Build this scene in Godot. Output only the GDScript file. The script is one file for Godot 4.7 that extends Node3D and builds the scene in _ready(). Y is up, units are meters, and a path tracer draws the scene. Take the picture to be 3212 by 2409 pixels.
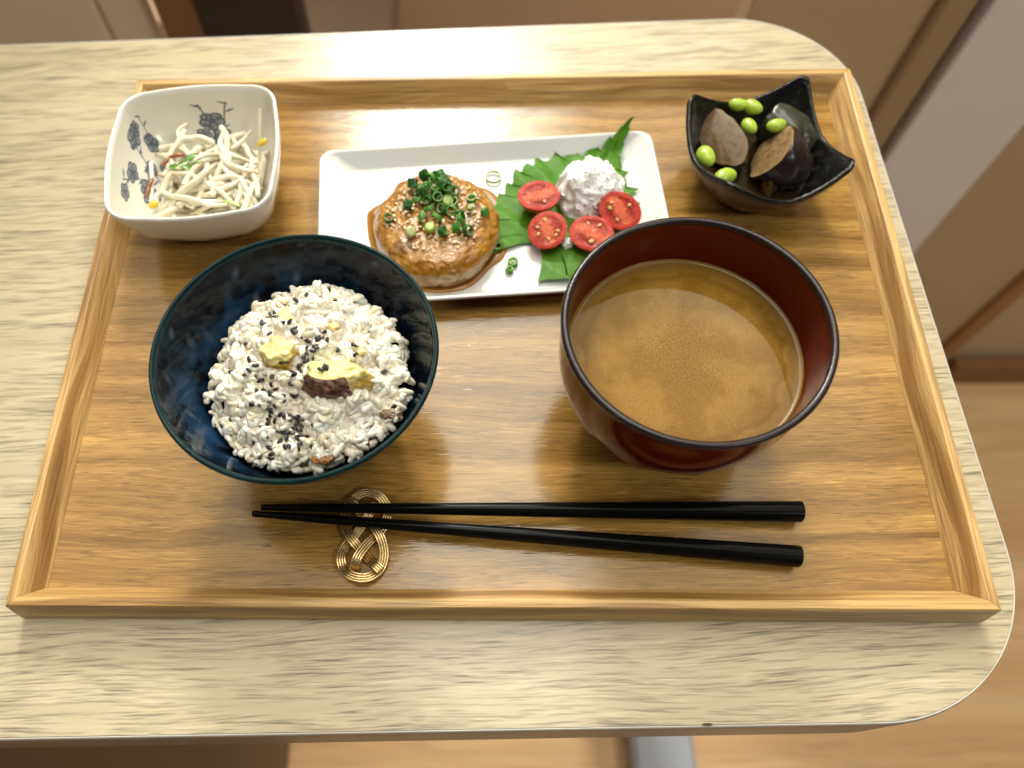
extends Node3D
# A wooden tray with a Japanese set meal on a pale wood table, seen from above. y is up, metres; the table top is y = 0, the tray is centred on the origin.

const TRAY_Y := 0.0069
const BOWL := Vector3(-0.0777, TRAY_Y, 0.0627)
const SOUP := Vector3(0.0770, TRAY_Y, 0.0556)
const PLATE := Vector3(0.001, TRAY_Y, -0.0515)
const PLATE_TURN := 0.066
const WHITE_BOWL := Vector3(-0.1476, TRAY_Y, -0.0708)
const DISH := Vector3(0.1381, TRAY_Y, -0.0812)

var rng := RandomNumberGenerator.new()
var lump := FastNoiseLite.new()
var fine := FastNoiseLite.new()
var used := {}


# ---------------------------------------------------------------- geometry
class Geo:
	var v := PackedVector3Array()
	var n := PackedVector3Array()
	var uv := PackedVector2Array()
	var col := PackedColorArray()
	var ix := PackedInt32Array()

	# a grid of points f(i, j) for i in 0..nu, j in 0..nv; turned so that it encloses a volume ("out") or faces up ("up")
	func grid(nu: int, nv: int, f: Callable, mode := "out", wrap := false, cf = null, uvf = null) -> void:
		var base := v.size()
		var count := (nu + 1) * (nv + 1)
		var centre := Vector3.ZERO
		for j in nv + 1:
			for i in nu + 1:
				var p: Vector3 = f.call(i, j)
				v.append(p)
				centre += p
				uv.append(uvf.call(i, j) if uvf else Vector2(float(i) / nu, float(j) / nv))
				col.append(cf.call(i, j, p) if cf else Color(1, 1, 1))
		centre /= count
		var nn := PackedVector3Array()
		nn.resize(count)
		var tri := PackedInt32Array()
		var volume := 0.0
		for j in nv:
			for i in nu:
				var a := j * (nu + 1) + i
				for t in [[a, a + 1, a + nu + 1], [a + 1, a + nu + 2, a + nu + 1]]:
					var pa := v[base + t[0]]
					var k := (v[base + t[2]] - pa).cross(v[base + t[1]] - pa)
					if k.length_squared() < 1e-26:
						continue
					volume += k.dot(pa - centre) if mode == "out" else k.y if mode == "up" else -k.x
					for q in t:
						nn[q] += k
						tri.append(q)
		if wrap:
			for j in nv + 1:
				var a := j * (nu + 1)
				var s := nn[a] + nn[a + nu]
				nn[a] = s
				nn[a + nu] = s
		for j in [0, nv]:
			if v[base + j * (nu + 1)].distance_squared_to(v[base + j * (nu + 1) + nu / 2]) < 1e-14:
				var s := Vector3.ZERO
				for i in nu + 1:
					s += nn[j * (nu + 1) + i]
				for i in nu + 1:
					nn[j * (nu + 1) + i] = s
		var turn := volume < 0.0
		for k in nn:
			n.append((-k if turn else k).normalized())
		for k in range(0, tri.size(), 3):
			ix.append(base + tri[k])
			ix.append(base + tri[k + 2 if turn else k + 1])
			ix.append(base + tri[k + 1 if turn else k + 2])

	# a flat four-cornered face whose normal points along «to»
	func quad(a: Vector3, b: Vector3, c: Vector3, d: Vector3, to: Vector3, ua := Vector2(0, 0), ub := Vector2(1, 0), uc := Vector2(1, 1), ud := Vector2(0, 1)) -> void:
		var base := v.size()
		var k := (c - a).cross(b - a) + (d - a).cross(c - a)
		var turn := k.dot(to) < 0.0
		v.append_array([a, b, c, d])
		uv.append_array([ua, ub, uc, ud])
		k = (-k if turn else k).normalized()
		for q in 4:
			n.append(k)
			col.append(Color(1, 1, 1))
		ix.append_array([base, base + 2, base + 1, base, base + 3, base + 2] if turn else [base, base + 1, base + 2, base, base + 2, base + 3])

	# a box with its edges cut off by «e»
	func box(lo: Vector3, hi: Vector3, e := 0.002) -> void:
		var c := (lo + hi) / 2.0
		var h := (hi - lo) / 2.0
		for ax in 3:
			for s in [-1.0, 1.0]:
				var x := Vector3.ZERO
				x[ax] = s
				var y := Vector3.ZERO
				y[(ax + 1) % 3] = 1.0
				var z := Vector3.ZERO
				z[(ax + 2) % 3] = 1.0
				var o := c + x * h[ax]
				var a := y * (h[(ax + 1) % 3] - e)
				var b := z * (h[(ax + 2) % 3] - e)
				quad(o - a - b, o + a - b, o + a + b, o - a + b, x)
				for t in [-1.0, 1.0]:
					var w: Vector3 = y * t
					var o1: Vector3 = c + x * h[ax] + w * (h[(ax + 1) % 3] - e)
					var o2: Vector3 = c + x * (h[ax] - e) + w * h[(ax + 1) % 3]
					quad(o1 - b, o1 + b, o2 + b, o2 - b, x + w)

	func lathe(profile: PackedVector2Array, seg: int, cf = null, at := Vector3.ZERO) -> void:
		var m := profile.size() - 1
		grid(seg, m, func(i, j): return at + Vector3(profile[j].x * cos(TAU * i / seg), profile[j].y, profile[j].x * sin(TAU * i / seg)), "out", true, cf)

	# rings of equally many points, joined one to the next
	func loft(rings: Array, cf = null) -> void:
		var m: int = rings[0].size()
		grid(m, rings.size() - 1, func(i, j): return rings[j][i % m], "out", true, cf)

	# a round rod along points, with radii, its ends closed
	func tube(pts: PackedVector3Array, radii: PackedFloat32Array, seg := 8, cf = null, flat := 1.0) -> void:
		var rings := []
		var m := pts.size()
		var side := Vector3.ZERO
		var first := PackedVector3Array()
		var last := PackedVector3Array()
		for k in m:
			var along := (pts[mini(k + 1, m - 1)] - pts[maxi(k - 1, 0)]).normalized()
			if side == Vector3.ZERO:
				side = along.cross(Vector3.UP if absf(along.y) < 0.9 else Vector3.RIGHT).normalized()
			side = (side - along * side.dot(along)).normalized()
			var up := side.cross(along)
			var ring := PackedVector3Array()
			for s in seg:
				ring.append(pts[k] + (side * cos(TAU * s / seg) + up * flat * sin(TAU * s / seg)) * radii[k])
			if k == 0:
				for s in seg:
					first.append(pts[k] - along * radii[k] * 0.35)
				rings.append(first)
				var small := PackedVector3Array()
				for s in seg:
					small.append(first[s].lerp(ring[s] - along * radii[k] * 0.2, 0.7))
				rings.append(small)
			rings.append(ring)
			if k == m - 1:
				var small := PackedVector3Array()
				var tip := pts[k] + along * radii[k] * 0.35
				for s in seg:
					small.append(tip.lerp(ring[s] + along * radii[k] * 0.2, 0.7))
					last.append(tip)
				rings.append(small)
				rings.append(last)
		loft(rings, cf)

	func mesh() -> ArrayMesh:
		var a := []
		a.resize(Mesh.ARRAY_MAX)
		a[Mesh.ARRAY_VERTEX] = v
		a[Mesh.ARRAY_NORMAL] = n
		a[Mesh.ARRAY_TEX_UV] = uv
		a[Mesh.ARRAY_COLOR] = col
		a[Mesh.ARRAY_INDEX] = ix
		var m := ArrayMesh.new()
		m.add_surface_from_arrays(Mesh.PRIMITIVE_TRIANGLES, a)
		return m


func smoothed(pts: PackedVector2Array, steps: int) -> PackedVector2Array:
	var out := PackedVector2Array()
	var m := pts.size()
	for k in m - 1:
		for s in steps:
			var t := float(s) / steps
			var p := pts[k].cubic_interpolate(pts[k + 1], pts[maxi(k - 1, 0)], pts[mini(k + 2, m - 1)], t)
			p.x = maxf(p.x, 0.0)
			out.append(p)
	out.append(pts[m - 1])
	return out


func curve3(pts: Array, steps: int) -> PackedVector3Array:
	var out := PackedVector3Array()
	var m := pts.size()
	for k in m - 1:
		for s in steps:
			out.append(pts[k].cubic_interpolate(pts[k + 1], pts[maxi(k - 1, 0)], pts[mini(k + 2, m - 1)], float(s) / steps))
	out.append(pts[m - 1])
	return out


func rounded(a: float, b: float, r: float, y: float, bulge := 0.0) -> PackedVector3Array:
	var out := PackedVector3Array()
	r = minf(r, minf(a, b))
	var corners := [Vector2(1, 1), Vector2(-1, 1), Vector2(-1, -1), Vector2(1, -1)]
	for k in 4:
		var c: Vector2 = corners[k] * Vector2(a - r, b - r)
		var from: float = k * PI / 2
		for s in 9:
			var ang := from + PI / 2 * s / 8.0
			out.append(Vector3(c.x + r * cos(ang), y, c.y + r * sin(ang)))
		var e := out[-1]
		var nc: Vector2 = corners[(k + 1) % 4] * Vector2(a - r, b - r)
		var ne := Vector3(nc.x + r * cos(from + PI / 2), y, nc.y + r * sin(from + PI / 2))
		var away := Vector3(cos(from + PI / 2), 0, sin(from + PI / 2))
		for s in range(1, 10):
			out.append(e.lerp(ne, s / 10.0) + away * bulge * sin(PI * s / 10.0))
	return out


# ---------------------------------------------------------------- nodes
func numbered(called: String) -> String:
	if not used.has(called):
		used[called] = 0
		return called
	used[called] += 1
	return "%s_%03d" % [called, used[called]]


func thing(called: String, label: String, category: String, at := Vector3.ZERO, turn := 0.0, group := "") -> Node3D:
	var o := Node3D.new()
	o.name = numbered(called)
	add_child(o, true)
	o.position = at
	o.rotation.y = turn
	tag(o, label, category, group)
	return o


func tag(o: Node3D, label: String, category: String, group := "") -> Node3D:
	o.set_meta("label", label)
	o.set_meta("category", category)
	if group:
		o.set_meta("group", group)
	return o


func part(parent: Node3D, called: String, m: Mesh, material: Material, at := Vector3.ZERO, label := "") -> MeshInstance3D:
	var o := MeshInstance3D.new()
	o.name = numbered(called) if parent == self else called
	if parent != self:
		var k := 1
		while parent.has_node(NodePath(o.name)):
			o.name = "%s_%03d" % [called, k]
			k += 1
	o.mesh = m
	o.material_override = material
	o.position = at
	parent.add_child(o, true)
	if label:
		o.set_meta("label", label)
	return o


func lin(r: float, g: float, b: float, a := 1.0) -> Color:
	var c := Color(r, g, b).linear_to_srgb()
	c.a = a
	return c


func mat(c: Color, rough := 0.5, spec := 0.5) -> StandardMaterial3D:
	var m := StandardMaterial3D.new()
	m.albedo_color = c
	m.roughness = rough
	m.metallic_specular = spec
	return m


func tinted(rough := 0.5, spec := 0.5) -> StandardMaterial3D:
	var m := mat(Color(1, 1, 1), rough, spec)
	m.vertex_color_use_as_albedo = true
	return m


func bumped(m: StandardMaterial3D, freq: float, depth_cm: float, scale: float, seed_ := 3) -> StandardMaterial3D:
	var nt := FastNoiseLite.new()
	nt.seed = seed_
	nt.frequency = freq
	nt.fractal_octaves = 4
	var im := nt.get_image(256, 256, false, false, true)
	m.heightmap_enabled = true
	m.heightmap_texture = ImageTexture.create_from_image(im)
	m.heightmap_scale = depth_cm
	m.uv1_triplanar = true
	m.uv1_scale = Vector3.ONE * scale
	return m


# ---------------------------------------------------------------- textures
func stretched(w: int, h: int, sw: int, sh: int, freq: float, octaves: int, seed_: int) -> PackedByteArray:
	var f := FastNoiseLite.new()
	f.seed = seed_
	f.noise_type = FastNoiseLite.TYPE_SIMPLEX_SMOOTH
	f.frequency = freq
	f.fractal_octaves = octaves
	var im := f.get_image(sw, sh, false, false, true)
	im.resize(w, h, Image.INTERPOLATE_CUBIC)
	im.convert(Image.FORMAT_L8)
	return im.get_data()


# grain that runs along u: soft light and dark bands, wandering rings, and thousands of fine pore lines; returns [colour, relief]
# how: bands, hairs, rings (shares of the tone), lines (how many), dark, pale (their strength), long (their length in pixels), slant
func wood(w: int, h: int, light: Color, dark: Color, seed_: int, how: Dictionary) -> Array:
	var warp := stretched(w, h, 32, 24, 0.09, 2, seed_)
	var band := stretched(w, h, 20, h / 2, 0.035, 4, seed_ + 1)
	var hair := stretched(w, h, w / 40, h, 0.30, 2, seed_ + 2)
	var wander: float = how.get("wander", 0.08)
	var bands: float = how.get("bands", 0.3)
	var hairs: float = how.get("hairs", 0.3)
	var ring_share: float = how.get("rings", 0.14)
	var r := RandomNumberGenerator.new()
	r.seed = seed_
	var field := FastNoiseLite.new()
	field.seed = seed_ + 7
	field.frequency = 0.004
	var gate := FastNoiseLite.new()
	gate.seed = seed_ + 8
	gate.frequency = 0.011
	var mark := PackedFloat32Array()
	mark.resize(w * h)
	var slant: float = how.get("slant", 0.05)
	var long: float = how.get("long", 40.0)
	for k in how.get("lines", 6000):
		var x0 := r.randi_range(-20, w - 2)
		var y := r.randf_range(1.0, h - 3.0)
		var n := int(long * r.randf_range(0.4, 1.8))
		var thick := gate.get_noise_2d(x0 * 0.35, y * 2.5)
		if thick < -0.25:
			continue
		var force: float = r.randf_range(0.3, 1.0) * (-how.get("dark", 0.2) if r.randf() < how.get("dark_share", 0.7) else how.get("pale", 0.1))
		var lean := field.get_noise_2d(x0, y * 2.0) * slant * 2.0 + slant * 0.3 + r.randf_range(-0.02, 0.02)
		for q in n:
			var x := x0 + q
			if x < 0 or x >= w:
				continue
			y += -lean + 0.05 * sin(q * 0.21 + k)
			if y < 1.0 or y > h - 3.0:
				break
			var f := force * sin(PI * (q + 0.5) / n)
			var yi := int(y)
			var part_ := y - yi
			mark[yi * w + x] += f * (1.0 - part_)
			mark[(yi + 1) * w + x] += f * part_
	var px := PackedByteArray()
	px.resize(w * h * 3)
	var relief := PackedByteArray()
	relief.resize(w * h)
	var dl := Vector3(light.r8, light.g8, light.b8)
	var dd := Vector3(dark.r8, dark.g8, dark.b8)
	var i := 0
	for y in h:
		for x in w:
			var off := (int(warp[i]) - 128) * wander
			var yf := clampf(y + off, 0.0, h - 1.001)
			var j := int(yf) * w + x
			var j2 := mini(j + w, w * h - 1)
			var b := band[j] / 255.0
			var hh := lerpf(hair[j], hair[j2], yf - int(yf)) / 255.0
			var ring := 0.5 + 0.5 * sin((y + off * 2.6) * 0.045 + b * 6.0)
			var t := clampf(0.5 + bands * (b - 0.5) * 2.2 + hairs * (hh - 0.5) * 2.0 + ring_share * (ring - 0.5), 0.0, 1.0)
			var k := dd.lerp(dl, t) * clampf(1.0 + mark[i], 0.45, 1.3)
			px[i * 3] = mini(int(k.x), 255)
			px[i * 3 + 1] = mini(int(k.y), 255)
			px[i * 3 + 2] = mini(int(k.z), 255)
			relief[i] = int(clampf(140.0 + (hh - 0.5) * 70.0 + mark[i] * 330.0, 0.0, 255.0))
			i += 1
	return [ImageTexture.create_from_image(Image.create_from_data(w, h, false, Image.FORMAT_RGB8, px)), ImageTexture.create_from_image(Image.create_from_data(w, h, false, Image.FORMAT_L8, relief))]


func wooden(t: Array, rough: float, depth_cm: float, spec := 0.5) -> StandardMaterial3D:
	var m := mat(Color(1, 1, 1), rough, spec)
	m.albedo_texture = t[0]
	if depth_cm > 0.0:
		m.heightmap_enabled = true
		m.heightmap_texture = t[1]
		m.heightmap_scale = depth_cm
	return m


# ---------------------------------------------------------------- scene
func _ready() -> void:
	rng.seed = 11
	lump.seed = 5
	lump.frequency = 1.0
	lump.fractal_octaves = 2
	fine.seed = 9
	fine.frequency = 1.0
	fine.fractal_octaves = 4
	set_camera_and_light()
	build_surroundings()
	build_table()
	build_tray()
	build_plate()
	build_white_bowl()
	build_black_dish()
	build_rice()
	build_soup()
	build_chopsticks()


func set_camera_and_light() -> void:
	var cam := Camera3D.new()
	cam.name = "camera"
	add_child(cam)
	cam.projection = Camera3D.PROJECTION_FRUSTUM
	cam.near = 0.05
	cam.far = 30.0
	cam.size = 2.0 * cam.near * 0.55655
	cam.frustum_offset = Vector2(0.07874, 0.15571) * cam.near
	var right := Vector3(0.99964137, -0.02501107, -0.00956956)
	var up := Vector3(0.000229155, 0.365325553, -0.930879792)
	var ahead := Vector3(-0.02677831, -0.93054376, -0.36520027)
	cam.transform = Transform3D(Basis(right, up, -ahead).orthonormalized(), Vector3(-0.00714519, 0.29455885, 0.21072657))
	cam.current = true

	var env := Environment.new()
	env.background_mode = Environment.BG_COLOR
	env.background_color = Color(0.82, 0.79, 0.74)
	env.background_energy_multiplier = 0.10
	env.tonemap_mode = Environment.TONE_MAPPER_LINEAR
	env.tonemap_exposure = 0.88
	env.sdfgi_enabled = true
	env.ssao_enabled = true
	env.ssil_enabled = true
	var eye := CameraAttributesPhysical.new()
	eye.frustum_focal_length = 50.0
	eye.frustum_focus_distance = 0.290
	eye.exposure_aperture = 12.0
	eye.frustum_near = 0.05
	eye.frustum_far = 30.0
	var world := WorldEnvironment.new()
	world.name = "world_environment"
	world.environment = env
	world.camera_attributes = eye
	add_child(world)

	# the ceiling lights, above and behind the table, outside the picture
	ceiling_panel(Vector3(0.04, 1.72, -1.25), Vector2(0.60, 2.7), 2.5, Color(0.985, 1.0, 0.965), "long narrow white lamp panel hanging under the ceiling above the tray")
	ceiling_panel(Vector3(-0.10, 1.85, -1.50), Vector2(3.1, 3.8), 1.5, Color(1.0, 0.975, 0.895), "broad pale luminous ceiling panel over the whole table")
	downlight(Vector3(-0.20, 1.55, -2.05), 5.2, "brightest round downlight, behind the table")
	downlight(Vector3(0.95, 1.70, -1.5), 0.9, "round downlight behind the table, over the brown panelled wall")
	downlight(Vector3(1.3, 1.70, 1.1), 1.5, "round downlight in front of the brown panelled wall")
	downlight(Vector3(-1.2, 1.70, 0.9), 0.2, "faint round downlight left of the table")


func ceiling_panel(at: Vector3, size: Vector2, energy: float, tint: Color, label: String) -> void:
	var t := thing("ceiling_lamp", label, "ceiling lamp", at)
	var frame := Geo.new()
	frame.box(Vector3(-size.x / 2 - 0.02, 0.004, -size.y / 2 - 0.02), Vector3(size.x / 2 + 0.02, 0.05, size.y / 2 + 0.02))
	part(t, "frame", frame.mesh(), mat(lin(0.7, 0.7, 0.7)))
	var face := Geo.new()
	face.box(Vector3(-size.x / 2, 0.0, -size.y / 2), Vector3(size.x / 2, 0.003, size.y / 2), 0.001)
	var glow := mat(lin(0.8, 0.8, 0.8))
	glow.emission_enabled = true
	glow.emission = tint
	glow.emission_energy_multiplier = 1.0
	part(t, "lamp_diffuser", face.mesh(), glow)
	var l := AreaLight3D.new()
	l.name = "lamp_light"
	l.area_size = size
	l.light_energy = energy
	l.light_color = tint
	l.shadow_enabled = true
	l.area_range = 8.0
	t.add_child(l)
	l.position = Vector3(0, -0.004, 0)
	l.rotation.x = -PI / 2


func downlight(at: Vector3, energy: float, label: String) -> void:
	var t := thing("downlight", label, "downlight", at, 0.0, "ceiling downlights")
	var rim := Geo.new()
	rim.lathe(PackedVector2Array([Vector2(0.205, 0.0), Vector2(0.220, 0.0), Vector2(0.220, 0.02), Vector2(0.205, 0.02), Vector2(0.205, 0.0)]), 24)
	part(t, "rim", rim.mesh(), mat(lin(0.6, 0.6, 0.6)))
	var bulb := SphereMesh.new()
	bulb.radius = 0.20
	bulb.height = 0.40
	bulb.radial_segments = 24
	bulb.rings = 12
	var glow := mat(lin(0.8, 0.8, 0.8))
	glow.emission_enabled = true
	glow.emission = Color(1.0, 0.995, 0.945)
	glow.emission_energy_multiplier = 3.0
	part(t, "lamp_bulb", bulb, glow)
	var l := OmniLight3D.new()
	l.name = "lamp_light"
	l.light_energy = energy
	l.light_color = Color(1.0, 0.995, 0.945)
	l.light_size = 0.19
	l.omni_range = 8.0
	l.omni_attenuation = 2.0
	l.shadow_enabled = true
	t.add_child(l)


func build_surroundings() -> void:
	var wood_floor := wooden(wood(512, 512, Color8(236, 198, 152), Color8(212, 168, 120), 71, {"lines": 1500, "dark": 0.12, "bands": 0.5}), 0.45, 0.0)
	var g := Geo.new()
	g.quad(Vector3(-4, -0.70, -5), Vector3(4, -0.70, -5), Vector3(4, -0.70, 3), Vector3(-4, -0.70, 3), Vector3.UP, Vector2(0, 0), Vector2(8, 0), Vector2(8, 8), Vector2(0, 8))
	part(self, "floor", g.mesh(), wood_floor).set_meta("kind", "structure")

	# the panelled wall at the right, a step behind the table
	var t := thing("panelled_wall", "brown panelled wall with an upright pale grey door edge, right of the table", "wall", Vector3(0, -0.70, -0.386))
	var bands := [["panel", 0.225, 0.380, 0.030, lin(0.49, 0.35, 0.22)], ["trim_strip", 0.3805, 0.4055, 0.042, lin(0.36, 0.24, 0.14)], ["groove", 0.406, 0.422, 0.020, lin(0.28, 0.17, 0.095)],
		["door_edge", 0.4225, 0.535, 0.036, lin(0.74, 0.73, 0.75)], ["panel", 0.5355, 0.700, 0.030, lin(0.49, 0.35, 0.22)], ["trim_strip", 0.7005, 0.722, 0.040, lin(0.34, 0.16, 0.06)], ["panel", 0.7225, 1.30, 0.028, lin(0.52, 0.38, 0.25)]]
	for b in bands:
		var p := Geo.new()
		p.box(Vector3(b[1], 0.0, -0.03), Vector3(b[2], 1.25, b[3] - 0.03), 0.002)
		part(t, b[0], p.mesh(), mat(b[4], 0.5))
	var skirt := Geo.new()
	skirt.box(Vector3(0.74, 0.0, 0.0), Vector3(1.30, 0.05, 0.02), 0.002)
	part(t, "skirting", skirt.mesh(), mat(lin(0.24, 0.11, 0.04), 0.5))

	var back := Geo.new()
	back.box(Vector3(-0.32, -0.70, -0.99), Vector3(0.75, 0.25, -0.95), 0.003)
	part(self, "back_wall", back.mesh(), mat(lin(0.46, 0.36, 0.27), 0.7)).set_meta("kind", "structure")

	# what stands behind the table at the left
	t = thing("cabinet", "beige cabinet front with an upright seam, top left behind the table", "cabinet", Vector3(-0.44, -0.70, -0.62))
	for s in [[-0.62, -0.004], [0.0, 0.05]]:
		var p := Geo.new()
		p.box(Vector3(s[0], 0.0, 0.0), Vector3(s[1], 0.62, 0.03), 0.004)
		part(t, "door_panel", p.mesh(), mat(lin(0.66, 0.54, 0.42), 0.5))
	var upper := Geo.new()
	upper.box(Vector3(-0.72, 0.57, -0.10), Vector3(0.202, 1.45, -0.004), 0.004)
	part(t, "upper_body", upper.mesh(), mat(lin(0.66, 0.54, 0.42), 0.5))
	t = thing("bench", "pinkish wooden bench board with a white edge, behind the table", "bench", Vector3(-0.44, -0.30, -0.62))
	var p1 := Geo.new()
	p1.box(Vector3(-0.032, -0.04, -0.6), Vector3(-0.018, 0.0, 0.1), 0.002)
	part(t, "edge_strip", p1.mesh(), mat(lin(0.66, 0.63, 0.58), 0.5))
	var p2 := Geo.new()
	p2.box(Vector3(-0.0175, -0.04, -0.6), Vector3(0.026, -0.001, 0.1), 0.002)
	part(t, "board", p2.mesh(), mat(lin(0.62, 0.40, 0.28), 0.5))
	for z in [-0.55, 0.05]:
		var leg := Geo.new()
		leg.box(Vector3(-0.02, -0.40, z), Vector3(0.02, -0.041, z + 0.04), 0.002)
		part(t, "leg", leg.mesh(), mat(lin(0.5, 0.33, 0.22), 0.5))
	t = thing("chair", "dark brown chair standing behind the table", "chair", Vector3(-0.29, -0.70, -0.56))
	var rest := Geo.new()
	rest.box(Vector3(-0.028, 0.30, -0.03), Vector3(0.09, 0.72, 0.0), 0.006)
	part(t, "backrest", rest.mesh(), mat(lin(0.030, 0.020, 0.012), 0.6))
	var seat := Geo.new()
	seat.box(Vector3(-0.09, 0.255, -0.42), Vector3(0.16, 0.295, -0.005), 0.006)
	part(t, "seat", seat.mesh(), mat(lin(0.17, 0.11, 0.07), 0.6))
	for q in [Vector2(-0.065, -0.012), Vector2(0.14, -0.012), Vector2(-0.07, -0.40), Vector2(0.14, -0.40)]:
		var leg := Geo.new()
		leg.box(Vector3(q.x - 0.02, 0.0, q.y - 0.02), Vector3(q.x + 0.02, 0.254, q.y + 0.005), 0.003)
		part(t, "leg", leg.mesh(), mat(lin(0.16, 0.075, 0.03), 0.5))
	var post := Geo.new()
	post.box(Vector3(-0.075, 0.30, -0.03), Vector3(-0.029, 0.70, -0.004), 0.004)
	part(t, "back_post", post.mesh(), mat(lin(0.20, 0.095, 0.04), 0.5))

	t = thing("floor_mat", "dark brown mat on the floor below the front edge of the table", "mat", Vector3(-0.62, -0.698, 0.22))
	var fm := Geo.new()
	fm.box(Vector3(-0.6, 0.0, -0.3), Vector3(0.36, 0.012, 0.25), 0.004)
	part(t, "pile", fm.mesh(), mat(lin(0.16, 0.085, 0.035), 0.9))


func build_table() -> void:
	var t := thing("table", "pale wood-grain table with rounded corners under the wooden tray", "table", Vector3.ZERO, 0.0257)
	var grain := wood(2048, 1300, Color8(208, 194, 167), Color8(172, 156, 128), 21, {"lines": 34000, "dark": 0.30, "pale": 0.12, "long": 56.0, "slant": 0.06, "bands": 0.12, "hairs": 0.13, "rings": 0.10, "dark_share": 0.72})
	var top_m := wooden(grain, 0.24, 0.004, 0.5)
	var outline := PackedVector2Array()
	for k in 2:
		for s in 25:
			var ang := PI / 2 * (1 - s / 24.0) - k * PI / 2
			outline.append(Vector2(0.1508 + 0.07 * cos(ang), (0.1288 if k == 0 else -0.1452) + 0.07 * sin(ang)))
	var far_left := -0.95
	var ring := PackedVector2Array([Vector2(far_left, 0.1988)])
	for s in range(1, 40):
		ring.append(Vector2(lerpf(far_left, 0.1508, s / 40.0), 0.1988))
	ring.append_array(outline)
	for s in range(1, 40):
		ring.append(Vector2(lerpf(0.1508, far_left, s / 40.0), -0.2152))
	ring.append(Vector2(far_left, -0.2152))
	var m := ring.size()
	var ring_at := func(inset: float, y: float) -> PackedVector3Array:
		var out := PackedVector3Array()
		for k in m:
			var a := ring[(k + m - 1) % m]
			var b := ring[(k + 1) % m]
			var d := (b - a).normalized()
			var p := ring[k] + Vector2(d.y, -d.x) * -inset * -1.0
			out.append(Vector3(p.x, y, p.y))
		return out
	# which way is inwards
	var test: PackedVector3Array = ring_at.call(0.01, 0.0)
	var inward := 1.0 if test[60].x < ring[60].x else -1.0
	var g := Geo.new()
	var top: PackedVector3Array = ring_at.call(inward * 0.0009, 0.0)
	var centre := []
	for k in m:
		centre.append(Vector3(top[k].x, 0.0, -0.008))
	g.grid(m, 1, func(i, j): return top[i % m] if j == 0 else centre[i % m], "up", false, null, func(i, j):
		var p: Vector3 = top[i % m] if j == 0 else centre[i % m]
		return Vector2((p.x + 0.42) / 0.68, (p.z + 0.23) / 0.48))
	part(t, "tabletop", g.mesh(), top_m)
	var band := Geo.new()
	band.loft([ring_at.call(inward * 0.0009, -0.030), ring_at.call(inward * 0.0009, -0.0004), ring_at.call(inward * 0.0003, 0.0001), ring_at.call(0.0, -0.0006), ring_at.call(inward * -0.0006, -0.002), ring_at.call(inward * -0.0022, -0.036), ring_at.call(inward * 0.001, -0.037), ring_at.call(inward * 0.02, -0.037)], func(_i, j, _p): return Color(0.58, 0.55, 0.50) if j < 4 else Color(0.20, 0.145, 0.10))
	part(t, "edge_band", band.mesh(), tinted(0.4))
	var under := Geo.new()
	under.grid(m, 1, func(i, j): return (ring_at.call(inward * 0.004, -0.0365)[i % m]) if j == 0 else Vector3(ring[i % m].x, -0.0365, -0.008), "up")
	part(t, "underside", under.mesh(), mat(lin(0.3, 0.24, 0.18), 0.6))
	var grey := mat(lin(0.42, 0.44, 0.50), 0.4)
	var foot := Geo.new()
	foot.box(Vector3(0.19, -0.698, -0.22), Vector3(0.27, -0.66, 0.32), 0.006)
	part(t, "foot", foot.mesh(), grey)
	var col := Geo.new()
	col.box(Vector3(0.195, -0.6595, -0.08), Vector3(0.265, -0.038, 0.03), 0.006)
	var leg := part(t, "leg", col.mesh(), grey)
	leg.position.x = -0.08
	# the chip knocked out of the front edge
	var chip := Geo.new()
	chip.grid(12, 4, func(i, j): return Vector3(0.0805 + cos(TAU * i / 12.0) * (1 - j / 4.0) * 0.0022, 0.0005 - j * 0.00004, 0.1979 + sin(TAU * i / 12.0) * (1 - j / 4.0) * 0.0006), "up", true)
	part(t, "chip", chip.mesh(), mat(lin(0.10, 0.05, 0.02), 0.8))


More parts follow.
